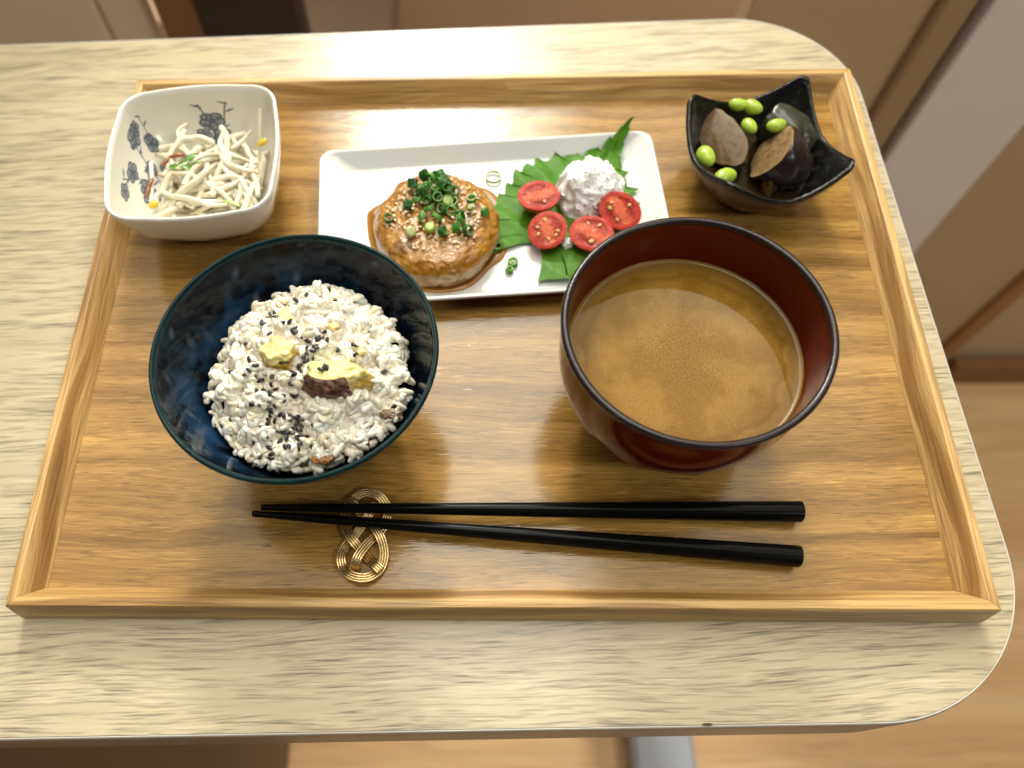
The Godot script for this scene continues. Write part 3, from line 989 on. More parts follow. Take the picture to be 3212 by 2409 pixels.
func build_white_bowl() -> void:
	var t := thing("square_bowl", "rounded square white bowl with grey flower print, holding bean sprouts", "bowl", WHITE_BOWL, 0.075)
	var y := -TRAY_Y
	var a := 0.0408
	var b := 0.0425
	var outer := [[0.50, 0.0078, 0.02], [0.51, 0.0070, 0.02], [0.57, 0.0070, 0.02], [0.59, 0.0095, 0.02], [0.76, 0.0155, 0.019], [0.90, 0.0245, 0.017], [0.975, 0.0350, 0.015], [1.0, 0.0405, 0.0145], [0.996, 0.0417, 0.0145], [0.977, 0.0424, 0.014], [0.955, 0.0416, 0.0135], [0.943, 0.0400, 0.013]]
	var rings := [rounded(0.0002, 0.0002, 0.0001, y + 0.0078)]
	for q in outer:
		rings.append(rounded(a * q[0], b * q[0], q[2] * q[0] * 1.05, y + q[1], 0.0022 * q[0]))
	var white := mat(lin(0.78, 0.77, 0.72), 0.16)
	var g := Geo.new()
	g.loft(rings)
	part(t, "body", g.mesh(), white)
	var inner := [[0.943, 0.0400, 0.013], [0.915, 0.0340, 0.013], [0.86, 0.0265, 0.014], [0.76, 0.0190, 0.015], [0.60, 0.0138, 0.016], [0.40, 0.0122, 0.014]]
	var inside := []
	for q in inner:
		inside.append(rounded(a * q[0], b * q[0], q[2] * q[0] * 1.05, y + q[1], 0.0022 * q[0]))
	inside.append(rounded(0.0002, 0.0002, 0.0001, y + 0.012))
	var w := 1600
	var h := 300
	var im := Image.create(w, h, false, Image.FORMAT_RGB8)
	var cream := Color8(226, 222, 208)
	im.fill(cream)
	var ink := Color8(88, 95, 110)
	var sq := 0.72
	# the ring starts at the front right corner and runs right to left along the front, then the left side, the back and the right side
	for q in [[0.50, 70, 26], [0.535, 125, 24], [0.475, 150, 18], [0.44, 95, 20], [0.415, 165, 24], [0.395, 75, 17], [0.56, 170, 20], [0.52, 62, 17], [0.43, 150, 21], [0.465, 205, 18], [0.505, 190, 20]]:
		flower(im, Vector2(w * q[0], q[1]), q[2], sq, ink)
	sprig(im, Vector2(w * 0.53, 215), Vector2(w * 0.555, 40), sq, ink, 6)
	sprig(im, Vector2(w * 0.47, 210), Vector2(w * 0.415, 60), sq, ink, 7)
	sprig(im, Vector2(w * 0.46, 190), Vector2(w * 0.50, 40), sq, ink, 5)
	for q in [[0.685, 105, 24], [0.70, 150, 22], [0.665, 140, 16]]:
		flower(im, Vector2(w * q[0], q[1]), q[2], sq, ink)
	sprig(im, Vector2(w * 0.69, 190), Vector2(w * 0.715, 45), sq, ink, 6)
	sprig(im, Vector2(w * 0.685, 170), Vector2(w * 0.672, 50), sq, ink, 4)
	var gi := Geo.new()
	var m: int = inside[0].size()
	gi.grid(m, inside.size() - 1, func(i, j): return inside[j][i % m], "up", true)
	var printed := mat(Color(1, 1, 1), 0.16)
	printed.albedo_texture = ImageTexture.create_from_image(im)
	part(t, "printed_lining", gi.mesh(), printed)

	# bean sprouts: bent pale stems in a loose heap
	var kinds := []
	var ends := []
	for k in 9:
		var pts := []
		var len_ := rng.randf_range(0.024, 0.040)
		var bend := rng.randf_range(-0.010, 0.010)
		for s in 6:
			var q := s / 5.0
			pts.append(Vector3((q - 0.5) * len_, -pow((q - 0.5) * 2.0, 2) * rng.randf_range(0.001, 0.005), sin(q * PI) * bend + rng.randf_range(-0.0012, 0.0012)))
		var path := curve3(pts, 4)
		var rad := PackedFloat32Array()
		var thick := rng.randf_range(0.0012, 0.0019)
		for s in path.size():
			var q := float(s) / (path.size() - 1)
			rad.append(thick * (0.55 + 0.45 * smoothstep(0.0, 0.35, q)))
		var e := Geo.new()
		var m2 := path.size() + 4
		e.tube(path, rad, 9, func(_i, j, p):
			var q := float(j) / m2
			var c := Color(0.70, 0.61, 0.41).lerp(Color(0.82, 0.78, 0.66), 0.5 + fine.get_noise_3dv(p * 150.0))
			return c.lerp(Color(0.50, 0.26, 0.10), smoothstep(0.22, 0.0, q) * 0.8), 0.92)
		kinds.append(e.mesh())
		ends.append([path[0], path[path.size() / 2], path[-1]])
	var sm := tinted(0.13)
	var wide := Curve.new()
	wide.max_domain = 0.05
	for q in [[0.0125, 0.40], [0.0140, 0.60], [0.019, 0.75], [0.0265, 0.84], [0.034, 0.90], [0.042, 0.93], [0.05, 0.94]]:
		wide.add_point(Vector2(q[0], q[1]))
	var laid := 0
	var tried := 0
	while laid < 105 and tried < 16000:
		tried += 1
		var layer := maxf(laid / 105.0, 0.22)
		var x := rng.randf_range(-0.027, 0.031)
		var z := rng.randf_range(-0.020, 0.034)
		var hy := 0.0160 + layer * 0.0205 - Vector2(x - 0.003, z - 0.006).length_squared() * 8.0 * layer
		var turn := Basis.from_euler(Vector3(rng.randf_range(-0.30, 0.30), rng.randf_range(0, TAU), rng.randf_range(-0.25, 0.25)))
		var inside_it := true
		for p in ends[tried % 9]:
			var e2: Vector3 = turn * p + Vector3(x, hy, z)
			if e2.y < 0.0150 or maxf(absf(e2.x) / a, absf(e2.z) / b) > wide.sample(e2.y) - 0.035:
				inside_it = false
		if not inside_it:
			continue
		var o := part(self, "bean_sprout", kinds[tried % 9], sm)
		o.transform = Transform3D(turn, WHITE_BOWL * Vector3(1, 0, 1) + Vector3(x, hy, z))
		laid += 1
		tag(o, "pale bent bean sprout in the heap in the white square bowl", "bean sprout", "bean sprouts in the white bowl")
	# a few sprouts that stand out, with their heads
	var stems := [[Vector3(-0.1165, 0.026, -0.071), Vector3(-0.1135, 0.040, -0.081), Vector3(-0.1120, 0.047, -0.088), "thin bean sprout stem standing up at the right wall of the white bowl"],
		[Vector3(-0.1525, 0.034, -0.074), Vector3(-0.1575, 0.037, -0.084), Vector3(-0.1530, 0.038, -0.089), "brown-tipped bean sprout curling up at the back of the white bowl"],
		[Vector3(-0.1615, 0.030, -0.040), Vector3(-0.150, 0.036, -0.044), Vector3(-0.139, 0.037, -0.047), "thick pale bean sprout lying along the front of the white bowl"],
		[Vector3(-0.137, 0.036, -0.055), Vector3(-0.1395, 0.036, -0.046), Vector3(-0.1425, 0.034, -0.039), "straight pale bean sprout pointing to the front of the white bowl"],
		[Vector3(-0.158, 0.033, -0.0465), Vector3(-0.151, 0.034, -0.042), Vector3(-0.1435, 0.034, -0.0378), "straight bean sprout meeting another in a V at the front"],
		[Vector3(-0.170, 0.034, -0.067), Vector3(-0.1675, 0.034, -0.055), Vector3(-0.166, 0.033, -0.042), "long pale bean sprout down the left side of the white bowl"]]
	var low := Vector3(-0.0045, -0.0045, -0.0080)
	for s in stems:
		var path := curve3([s[0] + low, s[1] + low, s[2] + low], 8)
		var rad := PackedFloat32Array()
		for k in path.size():
			rad.append(0.0015 if s[3].begins_with("thick") or s[3].begins_with("straight") else 0.0011)
		var e := Geo.new()
		var m3 := path.size() + 4
		var brown: bool = s[3].contains("brown") or s[3].begins_with("thin")
		e.tube(path, rad, 10, func(_i, j, _p): return Color(0.78, 0.72, 0.57).lerp(Color(0.42, 0.20, 0.07), smoothstep(0.75, 1.0, float(j) / m3) if brown else 0.0))
		tag(part(self, "bean_sprout", e.mesh(), sm), s[3], "bean sprout")
	# yellow heads, brown strips and a sprig of green
	var heads := [[Vector3(-0.1645, 0.033, -0.0405), "yellow bean sprout head at the front left of the white bowl"], [Vector3(-0.1125, 0.037, -0.077), "yellow bean sprout head at the right wall of the white bowl"]]
	for q in heads:
		var e := Geo.new()
		e.grid(14, 8, func(i, j):
			var th: float = PI * j / 8.0
			return Vector3(cos(th) * 0.0030, sin(th) * sin(TAU * i / 14.0) * 0.0013, sin(th) * cos(TAU * i / 14.0) * 0.0017), "out", true)
		var o := part(self, "sprout_bean", e.mesh(), mat(lin(0.72, 0.50, 0.04), 0.3))
		o.position = q[0] + low
		o.rotation = Vector3(0.3, 0.5, 0.2)
		tag(o, q[1], "bean sprout")
	var strip_at := [Vector3(-0.1675, 0.035, -0.052), Vector3(-0.1680, 0.0345, -0.0475), Vector3(-0.1610, 0.036, -0.066), Vector3(-0.1555, 0.037, -0.0685), Vector3(-0.1385, 0.037, -0.068)]
	for k in strip_at.size():
		var e := Geo.new()
		e.tube(curve3([Vector3(-0.004, 0, 0), Vector3(0, 0.0008, 0.0006), Vector3(0.004, 0, 0.0)], 3), PackedFloat32Array([0.0004, 0.0008, 0.0010, 0.0010, 0.0010, 0.0008, 0.0004]), 6)
		var o := part(self, "brown_strip", e.mesh(), mat(lin(0.30, 0.11, 0.035), 0.3))
		o.position = strip_at[k] + low
		o.rotation.y = [1.4, 1.5, 1.1, 0.2, 0.1][k]
		tag(o, "small orange-brown strip among the bean sprouts in the white bowl", "strip of food", "brown strips among the bean sprouts")
	var sprig_t := thing("herb_sprig", "chopped green herb leaves on top of the bean sprouts", "herb", Vector3(-0.1490, 0.0385, -0.0605) + low)
	for q in [[Vector3(0, 0, 0), 0.2, 0.0085], [Vector3(0.003, 0.001, -0.003), 0.9, 0.0080], [Vector3(-0.005, -0.0005, 0.002), -0.3, 0.0075], [Vector3(0.005, 0.0004, -0.001), 0.1, 0.0080], [Vector3(0.001, 0.0003, 0.002), 2.2, 0.0070]]:
		var e := Geo.new()
		var at: Vector3 = q[0]
		var l: float = q[2]
		e.grid(8, 4, func(i, j):
			var u: float = i / 8.0
			var s: float = (j - 2) / 2.0
			return Vector3((u - 0.5) * l, 0.0012 * sin(u * PI) + 0.0006 * s * s, s * 0.0019 * sin(pow(u, 0.8) * PI)).rotated(Vector3.UP, q[1]) + at, "up")
		part(sprig_t, "leaf", e.mesh(), mat(lin(0.10, 0.27, 0.03), 0.35))
	var blade := Geo.new()
	blade.tube(curve3([Vector3(-0.1330, 0.0335, -0.0395), Vector3(-0.1270, 0.0345, -0.0405), Vector3(-0.1205, 0.0335, -0.0385)], 5), PackedFloat32Array([0.0004, 0.0009, 0.0010, 0.0010, 0.0010, 0.0010, 0.0010, 0.0010, 0.0009, 0.0007, 0.0004]), 7, null, 0.4)
	tag(part(self, "green_blade", blade.mesh(), mat(lin(0.38, 0.55, 0.16), 0.3), low), "pale green leaf blade at the front right of the bean sprouts", "herb")


# ---------------------------------------------------------------- black dish of simmered aubergine
func build_black_dish() -> void:
	var t := thing("black_dish", "small square black glazed dish with upturned corners, holding simmered aubergine", "dish", DISH, 0.214)
	var half := Vector2(0.0318, 0.0318)
	var ring := func(q: float, h: float, lift: float) -> PackedVector3Array:
		var out := PackedVector3Array()
		var base := rounded(1.0, 1.0, 0.16 if q > 0.85 else 0.5, 0.0)
		for p in base:
			var corner := pow(clampf(absf(p.x * p.z), 0, 1), 1.6)
			var bx: float = half.x + (0.0055 * (1.0 - p.z * p.z) if p.x < 0.0 else 0.0)
			var bz: float = half.y + (0.0060 * (1.0 - p.x * p.x) if p.z > 0.0 else 0.0)
			out.append(Vector3(p.x * bx * q, h - TRAY_Y + lift * corner, p.z * bz * q))
		return out
	var g := Geo.new()
	var rings := [ring.call(0.004, 0.0078, 0.0), ring.call(0.48, 0.0078, 0.0), ring.call(0.50, 0.0070, 0.0), ring.call(0.57, 0.0070, 0.0), ring.call(0.60, 0.0095, 0.0), ring.call(0.80, 0.0170, 0.001), ring.call(0.93, 0.0225, 0.006), ring.call(0.99, 0.0272, 0.0110), ring.call(1.005, 0.0285, 0.0118), ring.call(0.99, 0.0298, 0.0120), ring.call(0.95, 0.0298, 0.0118), ring.call(0.92, 0.0280, 0.0110), ring.call(0.84, 0.0225, 0.0055), ring.call(0.70, 0.0180, 0.002), ring.call(0.45, 0.0135, 0.0), ring.call(0.2, 0.0125, 0.0), ring.call(0.004, 0.0123, 0.0)]
	g.loft(rings, func(_i, j, p):
		var c := Color(0.010, 0.009, 0.008)
		if j < 8:
			c = Color(0.035, 0.018, 0.010)
		return c.lerp(Color(0.10, 0.085, 0.06), clampf((fine.get_noise_3dv(p * 900.0) - 0.32) * 3.0, 0, 0.8)))
	var glaze := tinted(0.13)
	bumped(glaze, 0.05, 0.02, 50.0, 6)
	part(t, "body", g.mesh(), glaze)
	var broth := Geo.new()
	var edge: PackedVector3Array = ring.call(0.74, 0.0190, 0.0)
	var m := edge.size()
	broth.grid(m, 3, func(i, j): return DISH + (edge[i % m] * Vector3(1.0 - j / 3.0, 1, 1.0 - j / 3.0)).rotated(Vector3.UP, 0.214), "up", true)
	tag(part(self, "broth", broth.mesh(), mat(lin(0.022, 0.013, 0.005), 0.05)), "dark brown simmering broth in the black square dish", "broth")

	var skin := mat(lin(0.020, 0.012, 0.012), 0.24)
	var dull := mat(lin(0.036, 0.037, 0.022), 0.22)
	var flesh := tinted(0.13, 0.6)
	chunk("aubergine_chunk", "largest dark-skinned aubergine chunk in the middle of the black dish", Vector3(0.1460, 0.0275, -0.0745), Vector3(0.0170, 0.0125, 0.0135), Vector3(0.10, -0.35, -0.60), -0.35, skin, flesh, Color(0.27, 0.165, 0.078))
	chunk("aubergine_chunk", "olive-skinned aubergine chunk along the back right of the black dish", Vector3(0.1505, 0.0285, -0.0925), Vector3(0.0165, 0.0095, 0.0095), Vector3(0.1, -0.75, -0.1), -0.60, dull, flesh, Color(0.14, 0.11, 0.045))
	chunk("aubergine_chunk", "soft brown aubergine flesh at the left of the black dish", Vector3(0.1200, 0.0255, -0.0905), Vector3(0.0085, 0.0090, 0.0190), Vector3(0.0, 0.42, -0.95), -0.25, dull, flesh, Color(0.15, 0.090, 0.042))
	chunk("aubergine_chunk", "small brown aubergine piece at the front of the black dish, in the broth", Vector3(0.1340, 0.0215, -0.0640), Vector3(0.0120, 0.0055, 0.0085), Vector3(0.0, 0.2, 0.0), 0.5, skin, flesh, Color(0.15, 0.072, 0.020))

	var beans := [[Vector3(0.1270, 0.0350, -0.1040), 0.3, 0.9, "green soybean at the back of the black dish, left of a pair"], [Vector3(0.1340, 0.0355, -0.1015), 0.8, 1.0, "green soybean at the back of the black dish, right of a pair"], [Vector3(0.1315, 0.0335, -0.0905), 1.2, 0.95, "green soybean upright between the brown and olive aubergine"], [Vector3(0.1440, 0.0350, -0.0893), -0.1, 0.95, "green soybean half hidden behind the largest aubergine chunk"], [Vector3(0.1095, 0.0290, -0.0755), 1.35, 1.22, "largest green soybean, at the left wall of the black dish"], [Vector3(0.1175, 0.0275, -0.0630), 0.65 + PI / 2 + 0.5, 1.15, "green soybean lowest in the black dish, at the front left"]]
	var bm := mat(lin(0.36, 0.50, 0.050), 0.22)
	bumped(bm, 0.03, 0.01, 40.0, 4)
	for q in beans:
		var e := Geo.new()
		var k: float = q[2]
		e.grid(22, 14, func(i, j):
			var th: float = PI * j / 14.0
			var ph: float = TAU * i / 22.0
			var w := sin(th) * (1.0 - 0.08 * cos(th))
			return Vector3(cos(th) * 0.0054, w * sin(ph) * 0.0030, w * cos(ph) * 0.0036 + 0.0006 * sin(th)) * k, "out", true)
		var o := part(self, "soybean", e.mesh(), bm)
		o.position = q[0]
		o.rotation = Vector3(0.1, -q[1] if q[1] > 1.0 else q[1] * -1.0, 0.1)
		tag(o, q[3], "soybean")


# a rounded chunk cut flat on one side: skin all round, flesh on the cut
func chunk(called: String, label: String, at: Vector3, s: Vector3, turn: Vector3, cut: float, skin: Material, flesh: Material, tone: Color) -> void:
	var t := thing(called, label, "aubergine")
	t.transform = Transform3D(Basis.from_euler(turn), at)
	var shape := func(n: Vector3) -> Vector3:
		var k := 1.0 + lump.get_noise_3dv(n * 1.3 + at * 300.0) * 0.14
		return n.sign() * Vector3(pow(absf(n.x), 0.8), pow(absf(n.y), 0.8), pow(absf(n.z), 0.8)) * s * k
	var g := Geo.new()
	g.grid(44, 28, func(i, j):
		var th: float = PI * j / 28.0
		var ph: float = TAU * i / 44.0
		var p: Vector3 = shape.call(Vector3(cos(th), sin(th) * cos(ph), sin(th) * sin(ph)))
		return Vector3(maxf(p.x, cut * s.x), p.y, p.z), "out", true)
	part(t, "skin", g.mesh(), skin)
	var f := Geo.new()
	var ring := []
	for i in 44:
		var best := 0.0
		var far := Vector3.ZERO
		for j in 29:
			var th: float = PI * j / 28.0
			var p: Vector3 = shape.call(Vector3(cos(th), sin(th) * cos(TAU * i / 44.0), sin(th) * sin(TAU * i / 44.0)))
			if p.x <= cut * s.x + 0.0004 and Vector2(p.y, p.z).length() > best:
				best = Vector2(p.y, p.z).length()
				far = p
		ring.append(far)
	f.grid(44, 10, func(i, j):
		var q: float = j / 10.0
		var p: Vector3 = ring[i % 44] * q
		return Vector3(cut * s.x - 0.0003 - 0.0011 * (1.0 - q * q), p.y, p.z), "left", true, func(_i, j, p):
		return tone.lerp(tone * 0.5, clampf(0.4 + fine.get_noise_3dv(p * 350.0) * 1.4, 0, 1)).lerp(tone * 1.3, 0.4 if j > 8 else 0.0))
	part(t, "flesh", f.mesh(), flesh)


# ---------------------------------------------------------------- rice
func rice_height(x: float, z: float) -> float:
	var p := Vector2(x + 0.0755, z - 0.0650)
	var ang := p.angle()
	var edge := 0.0440 + 0.0016 * sin(ang * 3.0 + 0.6) + 0.0012 * sin(ang * 7.0)
	var q := p.length() / edge
	var h := 0.0448 + 0.0160 * (1.0 - pow(q, 2.6)) - (z - 0.066) * 0.13 + lump.get_noise_2d(x * 75.0, z * 75.0) * 0.0062
	h += 0.0045 * exp(-Vector2(x + 0.0606, z - 0.0945).length_squared() / 0.00012)
	h += 0.0035 * exp(-Vector2(x + 0.082, z - 0.101).length_squared() / 0.00010)
	h -= 0.0045 * exp(-Vector2(x + 0.079, z - 0.0865).length_squared() / 0.00007)
	return h


func build_rice() -> void:
	var t := thing("rice_bowl", "deep navy blue glazed bowl holding chestnut rice, left on the tray", "bowl", BOWL)
	var profile := smoothed(PackedVector2Array([Vector2(0, 0.0015), Vector2(0.020, 0.0015), Vector2(0.0215, 0.0004), Vector2(0.0230, 0.0002), Vector2(0.0240, 0.001), Vector2(0.0246, 0.0050), Vector2(0.0312, 0.0120), Vector2(0.0400, 0.0245), Vector2(0.0484, 0.0410), Vector2(0.0548, 0.0565), Vector2(0.0562, 0.0598), Vector2(0.0559, 0.0611), Vector2(0.0549, 0.0614), Vector2(0.0541, 0.0603), Vector2(0.0528, 0.0565), Vector2(0.0462, 0.0410), Vector2(0.0376, 0.0260), Vector2(0.0265, 0.0140), Vector2(0.014, 0.0090), Vector2(0, 0.0078)]), 5)
	var g := Geo.new()
	g.lathe(profile, 120, func(_i, j, p):
		var a := lump.get_noise_3dv(p * 34.0 + Vector3(7, 1, 3))
		var b := fine.get_noise_3dv(p * 140.0)
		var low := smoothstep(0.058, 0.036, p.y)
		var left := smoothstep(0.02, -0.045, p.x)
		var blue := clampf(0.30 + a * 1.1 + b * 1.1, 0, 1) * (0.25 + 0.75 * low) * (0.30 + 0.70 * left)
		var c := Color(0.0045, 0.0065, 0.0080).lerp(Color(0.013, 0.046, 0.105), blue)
		c = c.lerp(Color(0.07, 0.10, 0.13), clampf((fine.get_noise_3dv(p * 620.0 + Vector3(2, 0, 0)) - 0.40) * 5.0, 0, 0.8))
		if p.y > 0.0590:
			c = c.lerp(Color(0.008, 0.034, 0.038), 0.6)
		return c)
	var m := tinted(0.06, 0.28)
	bumped(m, 0.04, 0.006, 24.0, 19)
	part(t, "body", g.mesh(), m)

	var rice := thing("chestnut_rice", "mound of sticky white rice with chestnuts in the navy bowl", "rice")
	var core := Geo.new()
	var cx := -0.0755
	var cz := 0.0650
	core.grid(48, 20, func(i, j):
		var q: float = j / 20.0
		var x := cx + cos(TAU * i / 48.0) * 0.0360 * q
		var z := cz + sin(TAU * i / 48.0) * 0.0360 * q
		return Vector3(x, rice_height(x, z) + 0.0002 - 0.007 * pow(q, 8.0), z), "up", true)
	part(rice, "rice_core", core.mesh(), mat(lin(0.76, 0.68, 0.56), 0.4))
	# grain shapes: plump, slightly bent, one end blunter
	var grain_meshes := []
	for k in 4:
		var gm := Geo.new()
		var lng: float = [0.0030, 0.0027, 0.0032, 0.0025][k]
		var bend: float = [0.0004, -0.0003, 0.0006, 0.0002][k]
		gm.grid(8, 6, func(i, j):
			var th: float = PI * j / 6.0
			var ph: float = TAU * i / 8.0
			var w := pow(sin(th), 0.75) * (1.0 + 0.16 * cos(th))
			return Vector3(cos(th) * lng, w * sin(ph) * 0.00122 + bend * sin(th), w * cos(ph) * 0.00152), "out", true)
		grain_meshes.append(gm.mesh())
	var grain_mats := []
	for c in [lin(0.90, 0.80, 0.68), lin(0.88, 0.75, 0.60), lin(0.92, 0.85, 0.75), lin(0.85, 0.70, 0.52)]:
		var gm := mat(c, 0.24)
		gm.subsurf_scatter_enabled = true
		gm.subsurf_scatter_strength = 0.22
		grain_mats.append(gm)
	var places := []
	var tries := 0
	while places.size() < 2500 and tries < 14000:
		tries += 1
		var ang := rng.randf_range(0, TAU)
		var q := sqrt(rng.randf()) * 1.035
		var x := cx + cos(ang) * 0.0440 * q
		var z := cz + sin(ang) * 0.0440 * q
		var deep := rng.randf()
		var lift := lump.get_noise_2d(x * 260.0 + 5.0, z * 260.0) * 0.0010
		var h := rice_height(x, z) - 0.0001 - deep * 0.0012 + lift
		if q > 0.93:
			h -= 0.002
		var slope := Vector3(rice_height(x - 0.001, z) - rice_height(x + 0.001, z), 0.002, rice_height(x, z - 0.001) - rice_height(x, z + 0.001)).normalized()
		var spin := Basis(Vector3.UP, rng.randf_range(0, TAU)) * Basis(Vector3(0, 0, 1), rng.randf_range(-0.30, 0.30)) * Basis(Vector3(1, 0, 0), rng.randf_range(0, TAU))
		var lean := Basis(Quaternion(Vector3.UP, slope))
		var size := rng.randf_range(0.80, 1.08)
		# every grain stays inside the bowl wall
		var off := Vector2(x - BOWL.x, z - BOWL.z).length()
		if off > 0.0352 + (h - 0.0329) * 0.55:
			continue
		places.append([deep - lift * 300.0, Transform3D((lean * spin).scaled(Vector3.ONE * size), Vector3(x, h, z))])
	places.sort_custom(func(a, b): return a[0] < b[0])
	for k in 300:
		var o := part(rice, "rice_grain", grain_meshes[k % 4], grain_mats[rng.randi() % 4])
		o.transform = places[k][1]
	for kind in 4:
		var mm := MultiMesh.new()
		mm.transform_format = MultiMesh.TRANSFORM_3D
		mm.mesh = grain_meshes[kind]
		var mine := []
		for k in range(300, places.size()):
			if k % 4 == kind:
				mine.append(places[k][1])
		mm.instance_count = mine.size()
		for k in mine.size():
			mm.set_instance_transform(k, mine[k])
		var mi := MultiMeshInstance3D.new()
		mi.name = "rice_grains" if kind == 0 else "rice_grains_%03d" % kind
		mi.multimesh = mm
		mi.material_override = grain_mats[kind]
		mi.set_meta("kind", "stuff")
		rice.add_child(mi, true)

	# chestnut pieces
	var yellow := tinted(0.45)
	bumped(yellow, 0.05, 0.02, 40.0, 12)
	var pieces := [[Vector3(-0.0850, 0.0, 0.0615), Vector3(0.0074, 0.0056, 0.0068), 0.1, "crumbly yellow chestnut piece left of the middle of the rice"], [Vector3(-0.0615, 0.0, 0.0715), Vector3(0.0128, 0.0078, 0.0088), 0.15, "largest yellow chestnut piece with brown inner skin on the rice"], [Vector3(-0.0842, 0.0, 0.0440), Vector3(0.0036, 0.0026, 0.0044), 0.5, "small yellow chestnut piece towards the back of the rice"], [Vector3(-0.0644, 0.0, 0.0486), Vector3(0.0026, 0.0017, 0.0020), 0.2, "tiny pale yellow chestnut crumb at the back right of the rice"], [Vector3(-0.0526, 0.0, 0.0601), Vector3(0.0021, 0.0015, 0.0019), 0.9, "tiny golden chestnut crumb at the right of the rice"]]
	for k in pieces.size():
		var q: Array = pieces[k]
		var at: Vector3 = q[0]
		at.y = rice_height(at.x, at.z) + q[1].y * (0.55 if k == 1 else 0.35)
		var s: Vector3 = q[1]
		var e := Geo.new()
		var cuts := [[Vector3(0.08, 1, 0.1).normalized(), 0.80]]
		for w in 18:
			cuts.append([Vector3(rng.randf_range(-1, 1), rng.randf_range(-0.5, 0.6), rng.randf_range(-1, 1)).normalized(), rng.randf_range(0.78, 0.98)])
		var surface := func(n: Vector3) -> Vector3:
			var reach := 2.0
			for w in cuts:
				var d: float = n.dot(w[0])
				if d > 0.05:
					reach = minf(reach, w[1] / d)
			return n * s * reach * (1.0 + lump.get_noise_3dv(n * 2.2 + Vector3(k * 5, 3, 0)) * 0.12 + fine.get_noise_3dv(n * 4.0 + Vector3(k, 0, 0)) * 0.07)
		var shape := func(i: int, j: int) -> Vector3:
			var th: float = PI * j / 34.0
			var ph: float = TAU * i / 54.0
			return surface.call(Vector3(sin(th) * cos(ph), cos(th), sin(th) * sin(ph)))
		e.grid(54, 34, shape, "out", true, func(_i, _j, p):
			var top := smoothstep(-0.1, 0.45, p.y / s.y + fine.get_noise_3dv(p * 300.0) * 0.3)
			return Color(0.42, 0.25, 0.012).lerp(Color(0.84, 0.72, 0.27), top).lerp(Color(0.88, 0.80, 0.48), clampf(fine.get_noise_3dv(p * 450.0) * 1.4, 0, 0.8)))
		if k == 1:
			var nut := thing("chestnut_piece", q[3], "chestnut", at, q[2])
			nut.rotation.x = -0.22
			part(nut, "flesh", e.mesh(), yellow)
			var sk := Geo.new()
			sk.grid(24, 14, func(i, j):
				var ph: float = lerpf(1.1, 3.0, i / 24.0)
				var th: float = lerpf(0.75, 2.0, j / 14.0)
				var n := Vector3(sin(th) * cos(ph), cos(th), sin(th) * sin(ph))
				return surface.call(n) * (1.05 + 0.03 * sin(ph * 11.0) + fine.get_noise_3dv(n * 3.0) * 0.03), "up", false, func(_i, _j, p): return Color(0.055, 0.020, 0.016).lerp(Color(0.24, 0.11, 0.07), clampf(0.4 + fine.get_noise_3dv(p * 500.0) * 1.8, 0, 1)))
			part(nut, "brown_skin", sk.mesh(), tinted(0.35), Vector3.ZERO, "wrinkled purple-brown inner skin of the chestnut")
		else:
			var o := part(self, "chestnut_piece", e.mesh(), yellow)
			o.position = at
			o.rotation.y = q[2]
			tag(o, q[3], "chestnut")
	for q in [[Vector3(-0.0410, 0.0, 0.0825), Color(0.22, 0.13, 0.07), "beige-brown scrap at the right edge of the rice mound"], [Vector3(-0.0670, 0.0, 0.1010), Color(0.36, 0.15, 0.04), "orange-brown scrap at the front edge of the rice mound"]]:
		var at: Vector3 = q[0]
		at.y = rice_height(at.x, at.z) + 0.0006
		var e := Geo.new()
		var tone: Color = q[1]
		e.grid(24, 14, func(i, j):
			var th: float = PI * j / 14.0
			var n := Vector3(sin(th) * cos(TAU * i / 24.0), cos(th), sin(th) * sin(TAU * i / 24.0))
			return n * Vector3(0.0042, 0.0012, 0.0024) * (1.0 + fine.get_noise_3dv(n * 3.0 + at * 90.0) * 0.5), "out", true, func(_i, _j, p): return tone.lerp(tone * 0.4, clampf(0.3 + fine.get_noise_3dv(p * 500.0) * 1.5, 0, 1)))
		var o := part(self, "brown_scrap", e.mesh(), tinted(0.4))
		o.position = at
		tag(o, q[2], "scrap of food")

